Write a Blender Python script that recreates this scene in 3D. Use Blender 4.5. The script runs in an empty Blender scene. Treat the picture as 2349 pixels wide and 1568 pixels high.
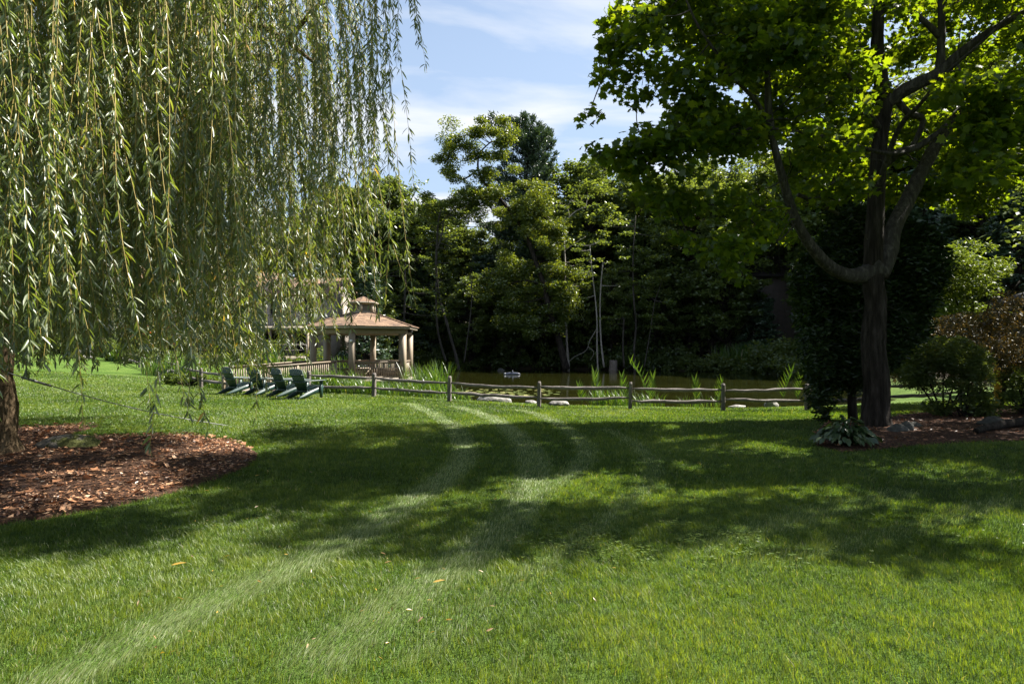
import bpy, math, random
import numpy as np
from mathutils import Vector, Matrix
R = math.radians
rng = np.random.default_rng(7)
random.seed(7)
scene = bpy.context.scene
COL = scene.collection

# ------------------------------------------------------------------ camera, world, sun
FPX, HZ, EYE = 626.0, 347.5, 1.65
cam_d = bpy.data.cameras.new('camera'); cam = bpy.data.objects.new('camera', cam_d); COL.objects.link(cam)
cam_d.sensor_width = 36.0; cam_d.lens = 22.0; cam_d.clip_start = 0.05; cam_d.clip_end = 2000
cam.location = (0, 0, EYE); cam.rotation_euler = (R(90.55), 0, 0)
scene.camera = cam
SUN_AZ, SUN_EL = 66.0, 47.0          # azimuth clockwise from +Y (view direction)
world = bpy.data.worlds.new('World'); scene.world = world; world.use_nodes = True
def build_world():
    nt = world.node_tree; nt.nodes.clear()
    N = nt.nodes.new; L = nt.links.new
    out = N('ShaderNodeOutputWorld'); bg = N('ShaderNodeBackground')
    sky = N('ShaderNodeTexSky'); sky.sky_type = 'NISHITA'; sky.sun_disc = False
    sky.sun_elevation = R(SUN_EL); sky.sun_rotation = R(SUN_AZ)
    sky.air_density = 1.0; sky.dust_density = 1.2; sky.ozone_density = 1.6
    tc = N('ShaderNodeTexCoord'); sep = N('ShaderNodeSeparateXYZ'); L(tc.outputs['Generated'], sep.inputs[0])
    mz = N('ShaderNodeMath'); mz.operation = 'MAXIMUM'; mz.inputs[1].default_value = 0.03; L(sep.outputs['Z'], mz.inputs[0])
    az = N('ShaderNodeMath'); az.operation = 'ADD'; az.inputs[1].default_value = 0.25; L(mz.outputs[0], az.inputs[0])
    dx = N('ShaderNodeMath'); dx.operation = 'DIVIDE'; L(sep.outputs['X'], dx.inputs[0]); L(az.outputs[0], dx.inputs[1])
    dy = N('ShaderNodeMath'); dy.operation = 'DIVIDE'; L(sep.outputs['Y'], dy.inputs[0]); L(az.outputs[0], dy.inputs[1])
    cb = N('ShaderNodeCombineXYZ'); L(dx.outputs[0], cb.inputs[0]); L(dy.outputs[0], cb.inputs[1])
    mp = N('ShaderNodeMapping'); mp.inputs['Rotation'].default_value = (0, 0, R(-52)); mp.inputs['Scale'].default_value = (0.75, 1.9, 1)
    mp.inputs['Location'].default_value = (0.35, 0.55, 0)
    L(cb.outputs[0], mp.inputs[0])
    n1 = N('ShaderNodeTexNoise'); n1.inputs['Scale'].default_value = 2.1; n1.inputs['Detail'].default_value = 8; n1.inputs['Roughness'].default_value = 0.52
    n1.inputs['Distortion'].default_value = 0.35
    L(mp.outputs[0], n1.inputs['Vector'])
    cr = N('ShaderNodeValToRGB'); cr.color_ramp.elements[0].position = 0.46; cr.color_ramp.elements[1].position = 0.68
    L(n1.outputs['Fac'], cr.inputs[0])
    mul = N('ShaderNodeMath'); mul.operation = 'MULTIPLY_ADD'; mul.inputs[1].default_value = 0.9; mul.inputs[2].default_value = 0.05; th = N('ShaderNodeMath'); th.operation = 'MULTIPLY'; e2 = N('ShaderNodeMapRange'); e2.inputs['From Min'].default_value = 0.45; e2.inputs['From Max'].default_value = 0.8; e2.inputs['To Min'].default_value = 1.0; e2.inputs['To Max'].default_value = 0.3; L(sep.outputs['Z'], e2.inputs['Value']); L(e2.outputs[0], th.inputs[1]); L(cr.outputs[0], th.inputs[0]); L(th.outputs[0], mul.inputs[0])
    mx = N('ShaderNodeMix'); mx.data_type = 'RGBA'; mx.inputs['B'].default_value = (5.3, 5.4, 5.6, 1)
    hz = N('ShaderNodeMix'); hz.data_type = 'RGBA'; hz.inputs['Factor'].default_value = 0.6; hz.inputs['B'].default_value = (2.9, 3.8, 5.05, 1)
    el = N('ShaderNodeMapRange'); el.inputs['From Min'].default_value = 0.34; el.inputs['From Max'].default_value = 0.72; el.inputs['To Min'].default_value = 0.62; el.inputs['To Max'].default_value = 0.08; L(sep.outputs['Z'], el.inputs['Value']); L(el.outputs[0], hz.inputs['Factor'])
    L(sky.outputs[0], hz.inputs['A']); L(mul.outputs[0], mx.inputs['Factor']); L(hz.outputs['Result'], mx.inputs['A'])
    L(mx.outputs['Result'], bg.inputs['Color']); bg.inputs['Strength'].default_value = 0.05
    L(bg.outputs[0], out.inputs[0])
build_world()
sun_d = bpy.data.lights.new('sun', 'SUN'); sun_d.energy = 5.0; sun_d.angle = R(0.53); sun_d.color = (1.0, 0.95, 0.86)
sun = bpy.data.objects.new('sun', sun_d); COL.objects.link(sun)
SDIR = Vector((math.sin(R(SUN_AZ))*math.cos(R(SUN_EL)), math.cos(R(SUN_AZ))*math.cos(R(SUN_EL)), math.sin(R(SUN_EL))))
sun.rotation_euler = SDIR.to_track_quat('Z', 'Y').to_euler(); sun.location = (30, 20, 40)
scene.view_settings.view_transform = 'Standard'; scene.view_settings.look = 'None'
scene.view_settings.exposure = 2.0; scene.view_settings.gamma = 1.0
scene.cycles.max_bounces = 7; scene.cycles.diffuse_bounces = 3; scene.cycles.glossy_bounces = 3
scene.cycles.transmission_bounces = 4; scene.cycles.caustics_reflective = False; scene.cycles.caustics_refractive = False

# ------------------------------------------------------------------ helpers
K = 1024/2348.0
def px(u, v, Y):
    return np.array([(u-512)/FPX*Y, Y, EYE-(v-HZ)/FPX*Y])
def dp(a, b, Y):                      # display pixels of the enlarged photograph
    return px(a*K, b*K, Y)

class MB:
    """collects geometry for ONE mesh"""
    def __init__(s): s.V=[]; s.F={}; s.n=0; s.T=[]
    def add(s, V, F, tone=None):
        V=np.asarray(V,float); s.V.append(V)
        fs = F if isinstance(F,list) and len(F) and isinstance(F[0],np.ndarray) else None
        if fs is None:
            g={}
            for f in F: g.setdefault(len(f),[]).append(f)
            fs=[np.array(x,int) for x in g.values()]
        for f in fs:
            if len(f): s.F.setdefault(f.shape[1],[]).append(f+s.n)
        t = np.full(len(V),0.5) if tone is None else (np.full(len(V),tone) if np.isscalar(tone) else np.asarray(tone))
        s.T.append(t); s.n+=len(V); return s
    def box(s, c, size, rot=None, tone=None):
        x,y,z=[d/2 for d in size]
        V=np.array([[-x,-y,-z],[x,-y,-z],[x,y,-z],[-x,y,-z],[-x,-y,z],[x,-y,z],[x,y,z],[-x,y,z]])
        if rot is not None: V=V@np.array(rot).T
        return s.add(V+np.array(c),[(3,2,1,0),(4,5,6,7),(0,1,5,4),(1,2,6,5),(2,3,7,6),(3,0,4,7)],tone)
    def beam(s, a, b, w, h, up=(0,0,1), tone=None):
        a=np.array(a,float); b=np.array(b,float); d=b-a; L=np.linalg.norm(d); d/=L
        up=np.array(up,float); sx=np.cross(d,up); sx/=np.linalg.norm(sx)+1e-9; uz=np.cross(sx,d)
        return s.box((a+b)/2,(L,w,h),np.stack([d,sx,uz],1),tone)
    def prism(s, poly, axis_o, ax, ay, thick_vec, tone=None):
        """2-D polygon in plane (o, ax, ay) extruded by thick_vec"""
        o=np.array(axis_o,float); ax=np.array(ax,float); ay=np.array(ay,float); t=np.array(thick_vec,float)
        A=np.array([o+p[0]*ax+p[1]*ay for p in poly]); n=len(A)
        V=np.vstack([A,A+t]); F=[tuple(range(n))[::-1],tuple(range(n,2*n))]+[(i,(i+1)%n,n+(i+1)%n,n+i) for i in range(n)]
        return s.add(V,F,tone)
    def tube(s, P, rad, k=8, cap=True, wob=0.0, tone=None):
        P=np.asarray(P,float); n=len(P); rad=np.broadcast_to(np.asarray(rad,float),(n,))
        T=np.gradient(P,axis=0); T/=np.linalg.norm(T,axis=1)[:,None]+1e-9
        ref=np.array([1,0,0.0]) if abs(T[0,0])<.8 else np.array([0,1.0,0])
        V=[]
        for i in range(n):
            ref=ref-T[i]*ref.dot(T[i]); ref/=np.linalg.norm(ref)+1e-9
            b=np.cross(T[i],ref); a=np.arange(k)*2*math.pi/k
            rr=rad[i]*(1+wob*rng.standard_normal(k)) if wob else rad[i]*np.ones(k)
            V.append(P[i]+np.outer(np.cos(a)*rr,ref)+np.outer(np.sin(a)*rr,b))
        V=np.vstack(V); i=np.arange(n-1)[:,None]*k; j=np.arange(k)[None,:]; j2=(j+1)%k
        F=np.stack([i+j,i+j2,i+k+j2,i+k+j],-1).reshape(-1,4)
        fs=[F]
        s.add(V,fs,tone)
        if cap:
            s.F.setdefault(k,[]).append((np.arange(k)[::-1]+s.n-len(V))[None,:]); s.F[k].append((np.arange(k)+s.n-k)[None,:])
        return s
    def leaves(s, P, D, N, L, W, tmpl, faces, tone=None):
        """n leaves from a template of (along, across, lift) points"""
        P=np.asarray(P,float); n=len(P)
        if n==0: return s
        D=D/(np.linalg.norm(D,axis=1)[:,None]+1e-9); S=np.cross(D,N); S/=np.linalg.norm(S,axis=1)[:,None]+1e-9; N=np.cross(S,D)
        T=np.asarray(tmpl,float); k=len(T); L=np.broadcast_to(L,(n,)); W=np.broadcast_to(W,(n,))
        V=P[:,None]+(L[:,None]*T[None,:,0])[...,None]*D[:,None]+(W[:,None]*T[None,:,1])[...,None]*S[:,None]+(L[:,None]*T[None,:,2])[...,None]*N[:,None]
        base=(np.arange(n)*k)[:,None,None]; fs=[]
        g={}
        for f in faces: g.setdefault(len(f),[]).append(f)
        for f in g.values(): fs.append((np.array(f)[None]+base).reshape(-1,len(f[0])))
        t = rng.random(n) if tone is None else tone
        return s.add(V.reshape(-1,3),fs,np.repeat(t,k))
    def mesh(s, name, mat, smooth=False):
        me=bpy.data.meshes.new(name)
        V=np.vstack(s.V); me.vertices.add(len(V)); me.vertices.foreach_set('co',V.astype(np.float32).ravel())
        loops=[]; starts=[]; tot=0
        for k,fl in s.F.items():
            f=np.vstack(fl); loops.append(f.ravel()); starts.append(tot+np.arange(len(f))*k); tot+=f.size
        lo=np.concatenate(loops).astype(np.int32); st=np.concatenate(starts).astype(np.int32)
        me.loops.add(len(lo)); me.loops.foreach_set('vertex_index',lo)
        me.polygons.add(len(st)); me.polygons.foreach_set('loop_start',st)
        if smooth: me.polygons.foreach_set('use_smooth',np.ones(len(st),bool))
        me.update(calc_edges=True)
        at=me.attributes.new('tone','FLOAT','POINT'); at.data.foreach_set('value',np.concatenate(s.T).astype(np.float32))
        if mat: me.materials.append(mat)
        return me
    def build(s, name, mat, parent=None, smooth=False, origin=None):
        me=s.mesh(name,mat,smooth); o=bpy.data.objects.new(name,me); COL.objects.link(o)
        if parent: o.parent=parent
        return o

def tag(o, label=None, cat=None, group=None, kind=None):
    if label: o['label']=label
    if cat: o['category']=cat
    if group: o['group']=group
    if kind: o['kind']=kind
    return o
def thing(name, loc, label, cat, group=None, rz=0):
    o=bpy.data.objects.new(name,None); COL.objects.link(o); o.location=tuple(loc); o.rotation_euler=(0,0,rz); o.empty_display_size=.2
    return tag(o,label,cat,group)
def dup(root, loc, rz=0, label=None, scale=1.0, sz=None):
    r=root.copy(); COL.objects.link(r); r.location=tuple(loc); r.rotation_euler=(0,0,rz); r.scale=(scale,scale,sz or scale)
    if label: r['label']=label
    for ch in list(root.children):
        c=ch.copy(); COL.objects.link(c); c.parent=r
        for g in ch.children:
            d=g.copy(); COL.objects.link(d); d.parent=c
    return r
def unit(v): return v/(np.linalg.norm(v,axis=-1,keepdims=True)+1e-9)
def rdir(n): return unit(rng.standard_normal((n,3)))
def smooth_path(pts, m=4):
    P=np.asarray(pts,float); out=[]
    for i in range(len(P)-1):
        p0=P[max(i-1,0)]; p1=P[i]; p2=P[i+1]; p3=P[min(i+2,len(P)-1)]
        for t in np.arange(m)/m:
            out.append(.5*((2*p1)+(-p0+p2)*t+(2*p0-5*p1+4*p2-p3)*t*t+(-p0+3*p1-3*p2+p3)*t**3))
    out.append(P[-1]); return np.array(out)

# ------------------------------------------------------------------ materials
def new_mat(name):
    m=bpy.data.materials.new(name); m.use_nodes=True; m.node_tree.nodes.clear(); return m
def ramp(nt, fac, stops):
    r=nt.nodes.new('ShaderNodeValToRGB'); e=r.color_ramp.elements
    e[0].position=stops[0][0]; e[0].color=(*stops[0][1],1); e[1].position=stops[-1][0]; e[1].color=(*stops[-1][1],1)
    for p,c in stops[1:-1]:
        x=e.new(p); x.color=(*c,1)
    nt.links.new(fac,r.inputs[0]); return r.outputs[0]
def noise(nt, scale, detail=4, rough=.55, vec=None, dist=0):
    n=nt.nodes.new('ShaderNodeTexNoise'); n.inputs['Scale'].default_value=scale; n.inputs['Detail'].default_value=detail
    n.inputs['Roughness'].default_value=rough; n.inputs['Distortion'].default_value=dist
    if vec is None:
        t=nt.nodes.new('ShaderNodeTexCoord'); vec=t.outputs['Object']
    nt.links.new(vec,n.inputs['Vector']); return n.outputs['Fac']
def mapped(nt, scale, coord='Object', rot=(0,0,0)):
    t=nt.nodes.new('ShaderNodeTexCoord'); m=nt.nodes.new('ShaderNodeMapping'); m.inputs['Scale'].default_value=scale; m.inputs['Rotation'].default_value=rot
    nt.links.new(t.outputs[coord],m.inputs[0]); return m.outputs[0]
def surf(name, stops, scale=4, rough=.8, bump=0.0, bscale=None, stretch=None, spec=.3, detail=5):
    """opaque surface coloured by noise"""
    m=new_mat(name); nt=m.node_tree
    vec=mapped(nt,stretch) if stretch else None
    f=noise(nt,scale,detail,.6,vec); c=ramp(nt,f,stops)
    b=nt.nodes.new('ShaderNodeBsdfPrincipled'); nt.links.new(c,b.inputs['Base Color']); b.inputs['Roughness'].default_value=rough
    b.inputs['Specular IOR Level'].default_value=spec
    if bump:
        f2=noise(nt,bscale or scale*4,6,.65,vec); bp=nt.nodes.new('ShaderNodeBump'); bp.inputs['Strength'].default_value=min(1,bump); bp.inputs['Distance'].default_value=.02*max(1,bump)
        nt.links.new(f2,bp.inputs['Height']); nt.links.new(bp.outputs[0],b.inputs['Normal'])
    o=nt.nodes.new('ShaderNodeOutputMaterial'); nt.links.new(b.outputs[0],o.inputs[0]); return m
def leafmat(name, stops, trans=.4, tcol=None, gloss=.06, rough=.35, under=None, big=None):
    """leaf: diffuse + light passing through + a thin sheen; tone varies from leaf to leaf"""
    m=new_mat(name); nt=m.node_tree; L=nt.links.new
    a=nt.nodes.new('ShaderNodeAttribute'); a.attribute_name='tone'
    fac=a.outputs['Fac']
    if big:
        nz=noise(nt,big,2,.5); ad=nt.nodes.new('ShaderNodeMath'); ad.operation='MULTIPLY_ADD'; ad.inputs[1].default_value=.55; L(fac,ad.inputs[0])
        s2=nt.nodes.new('ShaderNodeMath'); s2.operation='MULTIPLY_ADD'; s2.inputs[1].default_value=1.2; s2.inputs[2].default_value=-.38; L(nz,s2.inputs[0]); L(s2.outputs[0],ad.inputs[2]); fac=ad.outputs[0]
    c=ramp(nt,fac,stops)
    if under:
        g=nt.nodes.new('ShaderNodeNewGeometry'); mx=nt.nodes.new('ShaderNodeMix'); mx.data_type='RGBA'; mx.inputs['B'].default_value=(*under,1)
        L(g.outputs['Backfacing'],mx.inputs['Factor']); L(c,mx.inputs['A']); c0=mx.outputs['Result']
    else: c0=c
    d=nt.nodes.new('ShaderNodeBsdfDiffuse'); L(c0,d.inputs[0])
    t=nt.nodes.new('ShaderNodeBsdfTranslucent')
    h=nt.nodes.new('ShaderNodeMix'); h.data_type='RGBA'; h.blend_type='MULTIPLY'; h.inputs['Factor'].default_value=1; h.inputs['B'].default_value=(*(tcol or (2.2,2.0,.7)),1)
    L(c,h.inputs['A']); L(h.outputs['Result'],t.inputs[0])
    ms=nt.nodes.new('ShaderNodeMixShader'); ms.inputs[0].default_value=trans; L(d.outputs[0],ms.inputs[1]); L(t.outputs[0],ms.inputs[2])
    gl=nt.nodes.new('ShaderNodeBsdfGlossy'); gl.inputs['Roughness'].default_value=rough; gl.inputs[0].default_value=(1,1,1,1)
    m2=nt.nodes.new('ShaderNodeMixShader'); m2.inputs[0].default_value=gloss; L(ms.outputs[0],m2.inputs[1]); L(gl.outputs[0],m2.inputs[2])
    o=nt.nodes.new('ShaderNodeOutputMaterial'); L(m2.outputs[0],o.inputs[0]); return m
M={}
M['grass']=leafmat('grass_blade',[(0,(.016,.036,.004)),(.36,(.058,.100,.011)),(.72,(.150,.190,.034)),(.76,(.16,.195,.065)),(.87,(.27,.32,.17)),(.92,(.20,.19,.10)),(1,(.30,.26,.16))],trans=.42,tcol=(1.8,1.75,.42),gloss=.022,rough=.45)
M['willow_leaf']=leafmat('willow_leaf',[(0,(.052,.078,.017)),(.5,(.094,.124,.030)),(.9,(.145,.165,.046)),(.985,(.16,.17,.05)),(1,(.42,.24,.04))],trans=.44,tcol=(2.1,2.05,.6),gloss=.045,rough=.38,under=(.18,.21,.12))
M['maple_leaf']=leafmat('maple_leaf',[(0,(.020,.044,.007)),(.6,(.036,.068,.009)),(1,(.06,.09,.012))],trans=.55,tcol=(6.0,4.3,.6),gloss=.02,rough=.4)
M['oak_leaf']=leafmat('oak_leaf',[(0,(.042,.072,.012)),(.5,(.088,.130,.020)),(1,(.15,.18,.036))],trans=.42,tcol=(2.2,1.8,.5),gloss=.05,rough=.35)
M['dark_leaf']=leafmat('dark_leaf',[(0,(.034,.056,.018)),(.5,(.075,.108,.034)),(1,(.12,.155,.055))],trans=.45,tcol=(2.1,1.8,.5),gloss=.022,rough=.35,big=.25)
M['mid_leaf']=leafmat('mid_leaf',[(0,(.040,.066,.017)),(.5,(.086,.122,.034)),(1,(.15,.18,.06))],trans=.42,tcol=(2.0,1.8,.6),gloss=.03,rough=.35,big=.22)
M['pale_leaf']=leafmat('pale_leaf',[(0,(.05,.08,.016)),(.5,(.085,.125,.025)),(1,(.13,.17,.04))],trans=.4,tcol=(1.9,1.7,.5),gloss=.02,rough=.4)
M['pine_needle']=leafmat('pine_needle',[(0,(.018,.038,.022)),(.5,(.034,.062,.032)),(1,(.065,.10,.05))],trans=.15,gloss=.05)
M['yew_needle']=leafmat('yew_needle',[(0,(.009,.019,.007)),(.6,(.018,.035,.010)),(1,(.045,.07,.018))],trans=.2,gloss=.02)
M['red_maple_leaf']=leafmat('red_maple_leaf',[(0,(.026,.023,.009)),(.4,(.052,.048,.016)),(.75,(.090,.080,.027)),(1,(.095,.11,.03))],trans=.3,tcol=(2,1.3,.6),gloss=.03)
M['reed']=leafmat('reed_blade',[(0,(.028,.070,.010)),(.5,(.055,.112,.016)),(.9,(.11,.155,.032)),(1,(.26,.22,.10))],trans=.38,tcol=(1.9,1.8,.45),gloss=.035)
M['hosta']=leafmat('hosta_leaf',[(0,(.014,.032,.010)),(.7,(.028,.055,.016)),(1,(.075,.105,.045))],trans=.25,gloss=.04,rough=.4)
M['litter']=leafmat('leaf_litter',[(0,(.035,.018,.012)),(.3,(.12,.058,.032)),(.6,(.28,.135,.07)),(.85,(.40,.22,.12)),(1,(.48,.36,.25))],trans=.1,tcol=(1.6,1,.6),gloss=.04)
M['yellow_leaf']=leafmat('yellow_leaf',[(0,(.34,.22,.03)),(.5,(.22,.13,.05)),(1,(.26,.19,.11))],trans=.2,gloss=.06)
M['red_flower']=leafmat('red_flower',[(0,(.30,.03,.015)),(1,(.5,.07,.03))],trans=.2)
M['bark_dark']=surf('bark_dark',[(.34,(.010,.008,.006)),(.52,(.026,.021,.017)),(.68,(.050,.042,.035))],scale=4.2,rough=.95,bump=3.5,bscale=7,stretch=(3.2,3.2,.40),spec=.1)
M['bark_grey']=surf('bark_grey',[(.32,(.022,.019,.016)),(.52,(.046,.040,.034)),(.70,(.095,.085,.073))],scale=4.5,rough=.9,bump=2.2,bscale=9,stretch=(3,3,.45),spec=.15)
M['bark_pale']=surf('bark_pale',[(.3,(.14,.12,.10)),(.7,(.34,.31,.27))],scale=6,rough=.9,bump=.6,stretch=(3,3,.5))
M['bark_willow']=surf('bark_willow',[(.3,(.035,.024,.014)),(.52,(.12,.085,.05)),(.75,(.22,.16,.10))],scale=6,rough=.95,bump=3,bscale=9,stretch=(3.4,3.4,.5),spec=.1)
M['twig_yellow']=surf('twig_yellow',[(.3,(.20,.15,.04)),(.7,(.34,.25,.07))],scale=10,rough=.6)
M['rail_wood']=surf('rail_wood',[(.25,(.06,.05,.045)),(.5,(.135,.115,.105)),(.75,(.25,.225,.21))],scale=5,rough=.85,bump=1.0,bscale=11,stretch=(1.2,6,6))
M['post_wood']=surf('post_wood',[(.25,(.05,.042,.038)),(.5,(.11,.095,.086)),(.75,(.2,.18,.165))],scale=5,rough=.9,bump=1.0,bscale=11,stretch=(6,6,1))
M['rock']=surf('rock',[(.3,(.075,.07,.062)),(.5,(.19,.178,.16)),(.7,(.33,.315,.29))],scale=5,rough=.9,bump=1.5,bscale=16)
M['rock_dark']=surf('rock_dark',[(.3,(.028,.028,.023)),(.7,(.085,.082,.07))],scale=5,rough=.9,bump=1.5,bscale=16)
M['rock_moss']=surf('rock_moss',[(.32,(.10,.09,.075)),(.48,(.14,.125,.10)),(.53,(.055,.062,.016)),(.7,(.075,.078,.02))],scale=3.2,rough=.95,bump=1.5,bscale=30)
M['mulch']=surf('mulch',[(.3,(.020,.012,.009)),(.5,(.07,.040,.027)),(.62,(.15,.078,.045)),(.75,(.24,.13,.08))],scale=26,rough=.95,bump=3,bscale=60,spec=.1)
M['tan_paint']=surf('tan_paint',[(.2,(.195,.154,.108)),(.8,(.23,.185,.134))],scale=3,rough=.6,bump=.15,bscale=30,stretch=(6,6,1))
M['tan_trim']=surf('tan_trim',[(.2,(.25,.215,.166)),(.8,(.30,.26,.205))],scale=3,rough=.55)
M['chair_paint']=surf('chair_paint',[(.2,(.012,.034,.030)),(.8,(.020,.048,.042))],scale=14,rough=.42,bump=.15,bscale=60,spec=.5)
M['dark_metal']=surf('dark_metal',[(.2,(.02,.02,.022)),(.8,(.05,.05,.05))],scale=8,rough=.5)
M['white_plastic']=surf('white_plastic',[(.2,(.55,.55,.52)),(.8,(.65,.65,.62))],scale=8,rough=.4)
M['grey_box']=surf('grey_box',[(.2,(.15,.165,.18)),(.8,(.21,.225,.24))],scale=5,rough=.5)
M['yellow_plastic']=surf('yellow_plastic',[(.2,(.55,.30,.02)),(.8,(.65,.38,.03))],scale=5,rough=.45)
M['dark_void']=surf('dark_interior',[(.2,(.012,.011,.010)),(.8,(.02,.018,.016))],scale=2,rough=.7)
M['cable']=surf('steel_cable',[(.2,(.10,.10,.10)),(.8,(.2,.2,.2))],scale=30,rough=.4)
M['stump']=surf('stump_wood',[(.3,(.09,.07,.055)),(.7,(.24,.20,.17))],scale=5,rough=.9,bump=1,stretch=(4,4,.6))
M['float']=surf('float_plastic',[(.3,(.05,.055,.08)),(.7,(.14,.15,.19))],scale=3,rough=.35)
M['lily']=leafmat('lily_pad',[(0,(.07,.10,.025)),(.6,(.14,.16,.04)),(1,(.26,.24,.10))],trans=.05,gloss=.12,rough=.3)
def shingles(name, stops, cw=.32, rh=.14):
    m=new_mat(name); nt=m.node_tree; L=nt.links.new
    a=nt.nodes.new('ShaderNodeUVMap')
    br=nt.nodes.new('ShaderNodeTexBrick'); br.inputs['Scale'].default_value=1; br.inputs['Brick Width'].default_value=cw; br.inputs['Row Height'].default_value=rh
    br.inputs['Mortar Size'].default_value=.008; br.inputs['Color1'].default_value=(0,0,0,1); br.inputs['Color2'].default_value=(1,1,1,1); br.inputs['Mortar'].default_value=(.2,.2,.2,1); br.offset=.5
    L(a.outputs[0],br.inputs['Vector'])
    c=ramp(nt,br.outputs['Color'],stops)
    n=noise(nt,6,5); c2=ramp(nt,n,[(.3,(.78,.78,.78)),(.7,(1.1,1.1,1.1))]); mx=nt.nodes.new('ShaderNodeMix'); mx.data_type='RGBA'; mx.blend_type='MULTIPLY'; mx.inputs['Factor'].default_value=1
    L(c,mx.inputs['A']); L(c2,mx.inputs['B'])
    b=nt.nodes.new('ShaderNodeBsdfPrincipled'); L(mx.outputs['Result'],b.inputs['Base Color']); b.inputs['Roughness'].default_value=.9
    bp=nt.nodes.new('ShaderNodeBump'); bp.inputs['Distance'].default_value=.012; L(br.outputs['Fac'],bp.inputs['Height']); bp.invert=True; L(bp.outputs[0],b.inputs['Normal'])
    o=nt.nodes.new('ShaderNodeOutputMaterial'); L(b.outputs[0],o.inputs[0]); return m
M['shingle']=shingles('roof_shingle',[(0,(.055,.031,.018)),(.35,(.14,.081,.045)),(1,(.22,.137,.08))])
M['shingle_dark']=shingles('roof_shingle_dark',[(0,(.012,.009,.008)),(1,(.022,.017,.014))])
def siding(name, c1, c2, w=.25):
    m=new_mat(name); nt=m.node_tree; L=nt.links.new
    t=nt.nodes.new('ShaderNodeTexCoord'); s=nt.nodes.new('ShaderNodeSeparateXYZ'); L(t.outputs['Object'],s.inputs[0])
    ad=nt.nodes.new('ShaderNodeMath'); L(s.outputs['X'],ad.inputs[0]); L(s.outputs['Y'],ad.inputs[1])
    md=nt.nodes.new('ShaderNodeMath'); md.operation='WRAP'; md.inputs[1].default_value=0; md.inputs[2].default_value=w; L(ad.outputs[0],md.inputs[0])
    gt=nt.nodes.new('ShaderNodeMath'); gt.operation='LESS_THAN'; gt.inputs[1].default_value=.03; L(md.outputs[0],gt.inputs[0])
    n=noise(nt,2.5,5); c=ramp(nt,n,[(.25,c1),(.75,c2)])
    b=nt.nodes.new('ShaderNodeBsdfPrincipled'); b.inputs['Roughness'].default_value=.8; L(c,b.inputs['Base Color'])
    bp=nt.nodes.new('ShaderNodeBump'); bp.inputs['Distance'].default_value=.03; bp.invert=True; L(gt.outputs[0],bp.inputs['Height']); L(bp.outputs[0],b.inputs['Normal'])
    o=nt.nodes.new('ShaderNodeOutputMaterial'); L(b.outputs[0],o.inputs[0]); return m
M['siding_tan']=siding('siding_tan',(.25,.215,.185),(.30,.26,.225))
M['siding_brown']=siding('siding_brown',(.055,.042,.035),(.085,.066,.056))
def glass_mat():
    m=new_mat('window_glass'); nt=m.node_tree
    b=nt.nodes.new('ShaderNodeBsdfPrincipled'); b.inputs['Base Color'].default_value=(.02,.025,.03,1); b.inputs['Roughness'].default_value=.08
    o=nt.nodes.new('ShaderNodeOutputMaterial'); nt.links.new(b.outputs[0],o.inputs[0]); return m
M['glass']=glass_mat()
def water_mat():
    m=new_mat('pond_water'); nt=m.node_tree; L=nt.links.new
    n=noise(nt,.35,4); c=ramp(nt,n,[(.3,(.009,.010,.002)),(.7,(.017,.018,.0035))])
    b=nt.nodes.new('ShaderNodeBsdfPrincipled'); L(c,b.inputs['Base Color']); b.inputs['Roughness'].default_value=.035; b.inputs['IOR'].default_value=1.33
    n2=noise(nt,2.2,3,.5,mapped(nt,(1,2.2,1))); bp=nt.nodes.new('ShaderNodeBump'); bp.inputs['Strength'].default_value=.1; bp.inputs['Distance'].default_value=.03; L(n2,bp.inputs['Height']); L(bp.outputs[0],b.inputs['Normal'])
    o=nt.nodes.new('ShaderNodeOutputMaterial'); L(b.outputs[0],o.inputs[0]); return m
M['water']=water_mat()

# ------------------------------------------------------------------ ground
WATER_Z=-.56
POND=np.array([(-13,28.6),(-9.5,27.2),(-6,25.8),(-2,24.3),(1,23.5),(4,23.0),(8,22.8),(11,23.0),(14,24),(17,28),(20,36),(22,46),(22,55),(16,61),(10,63.5),(4,65.5),(-2,67),(-7,69),(-12,66),(-15,58),(-17,48),(-17.5,40),(-16.5,33)],float)
def poly_sd(P, Q):
    """signed distance of points P (n,2) to polygon Q, positive inside"""
    d=np.full(len(P),1e9); ins=np.zeros(len(P),bool)
    for i in range(len(Q)):
        a=Q[i]; b=Q[(i+1)%len(Q)]; e=b-a; w=P-a
        t=np.clip((w@e)/(e@e),0,1); d=np.minimum(d,np.linalg.norm(w-t[:,None]*e,axis=1))
        c=((a[1]>P[:,1])!=(b[1]>P[:,1]))&(P[:,0]<(b[0]-a[0])*(P[:,1]-a[1])/(b[1]-a[1]+1e-12)+a[0]); ins^=c
    return np.where(ins,d,-d)
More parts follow.
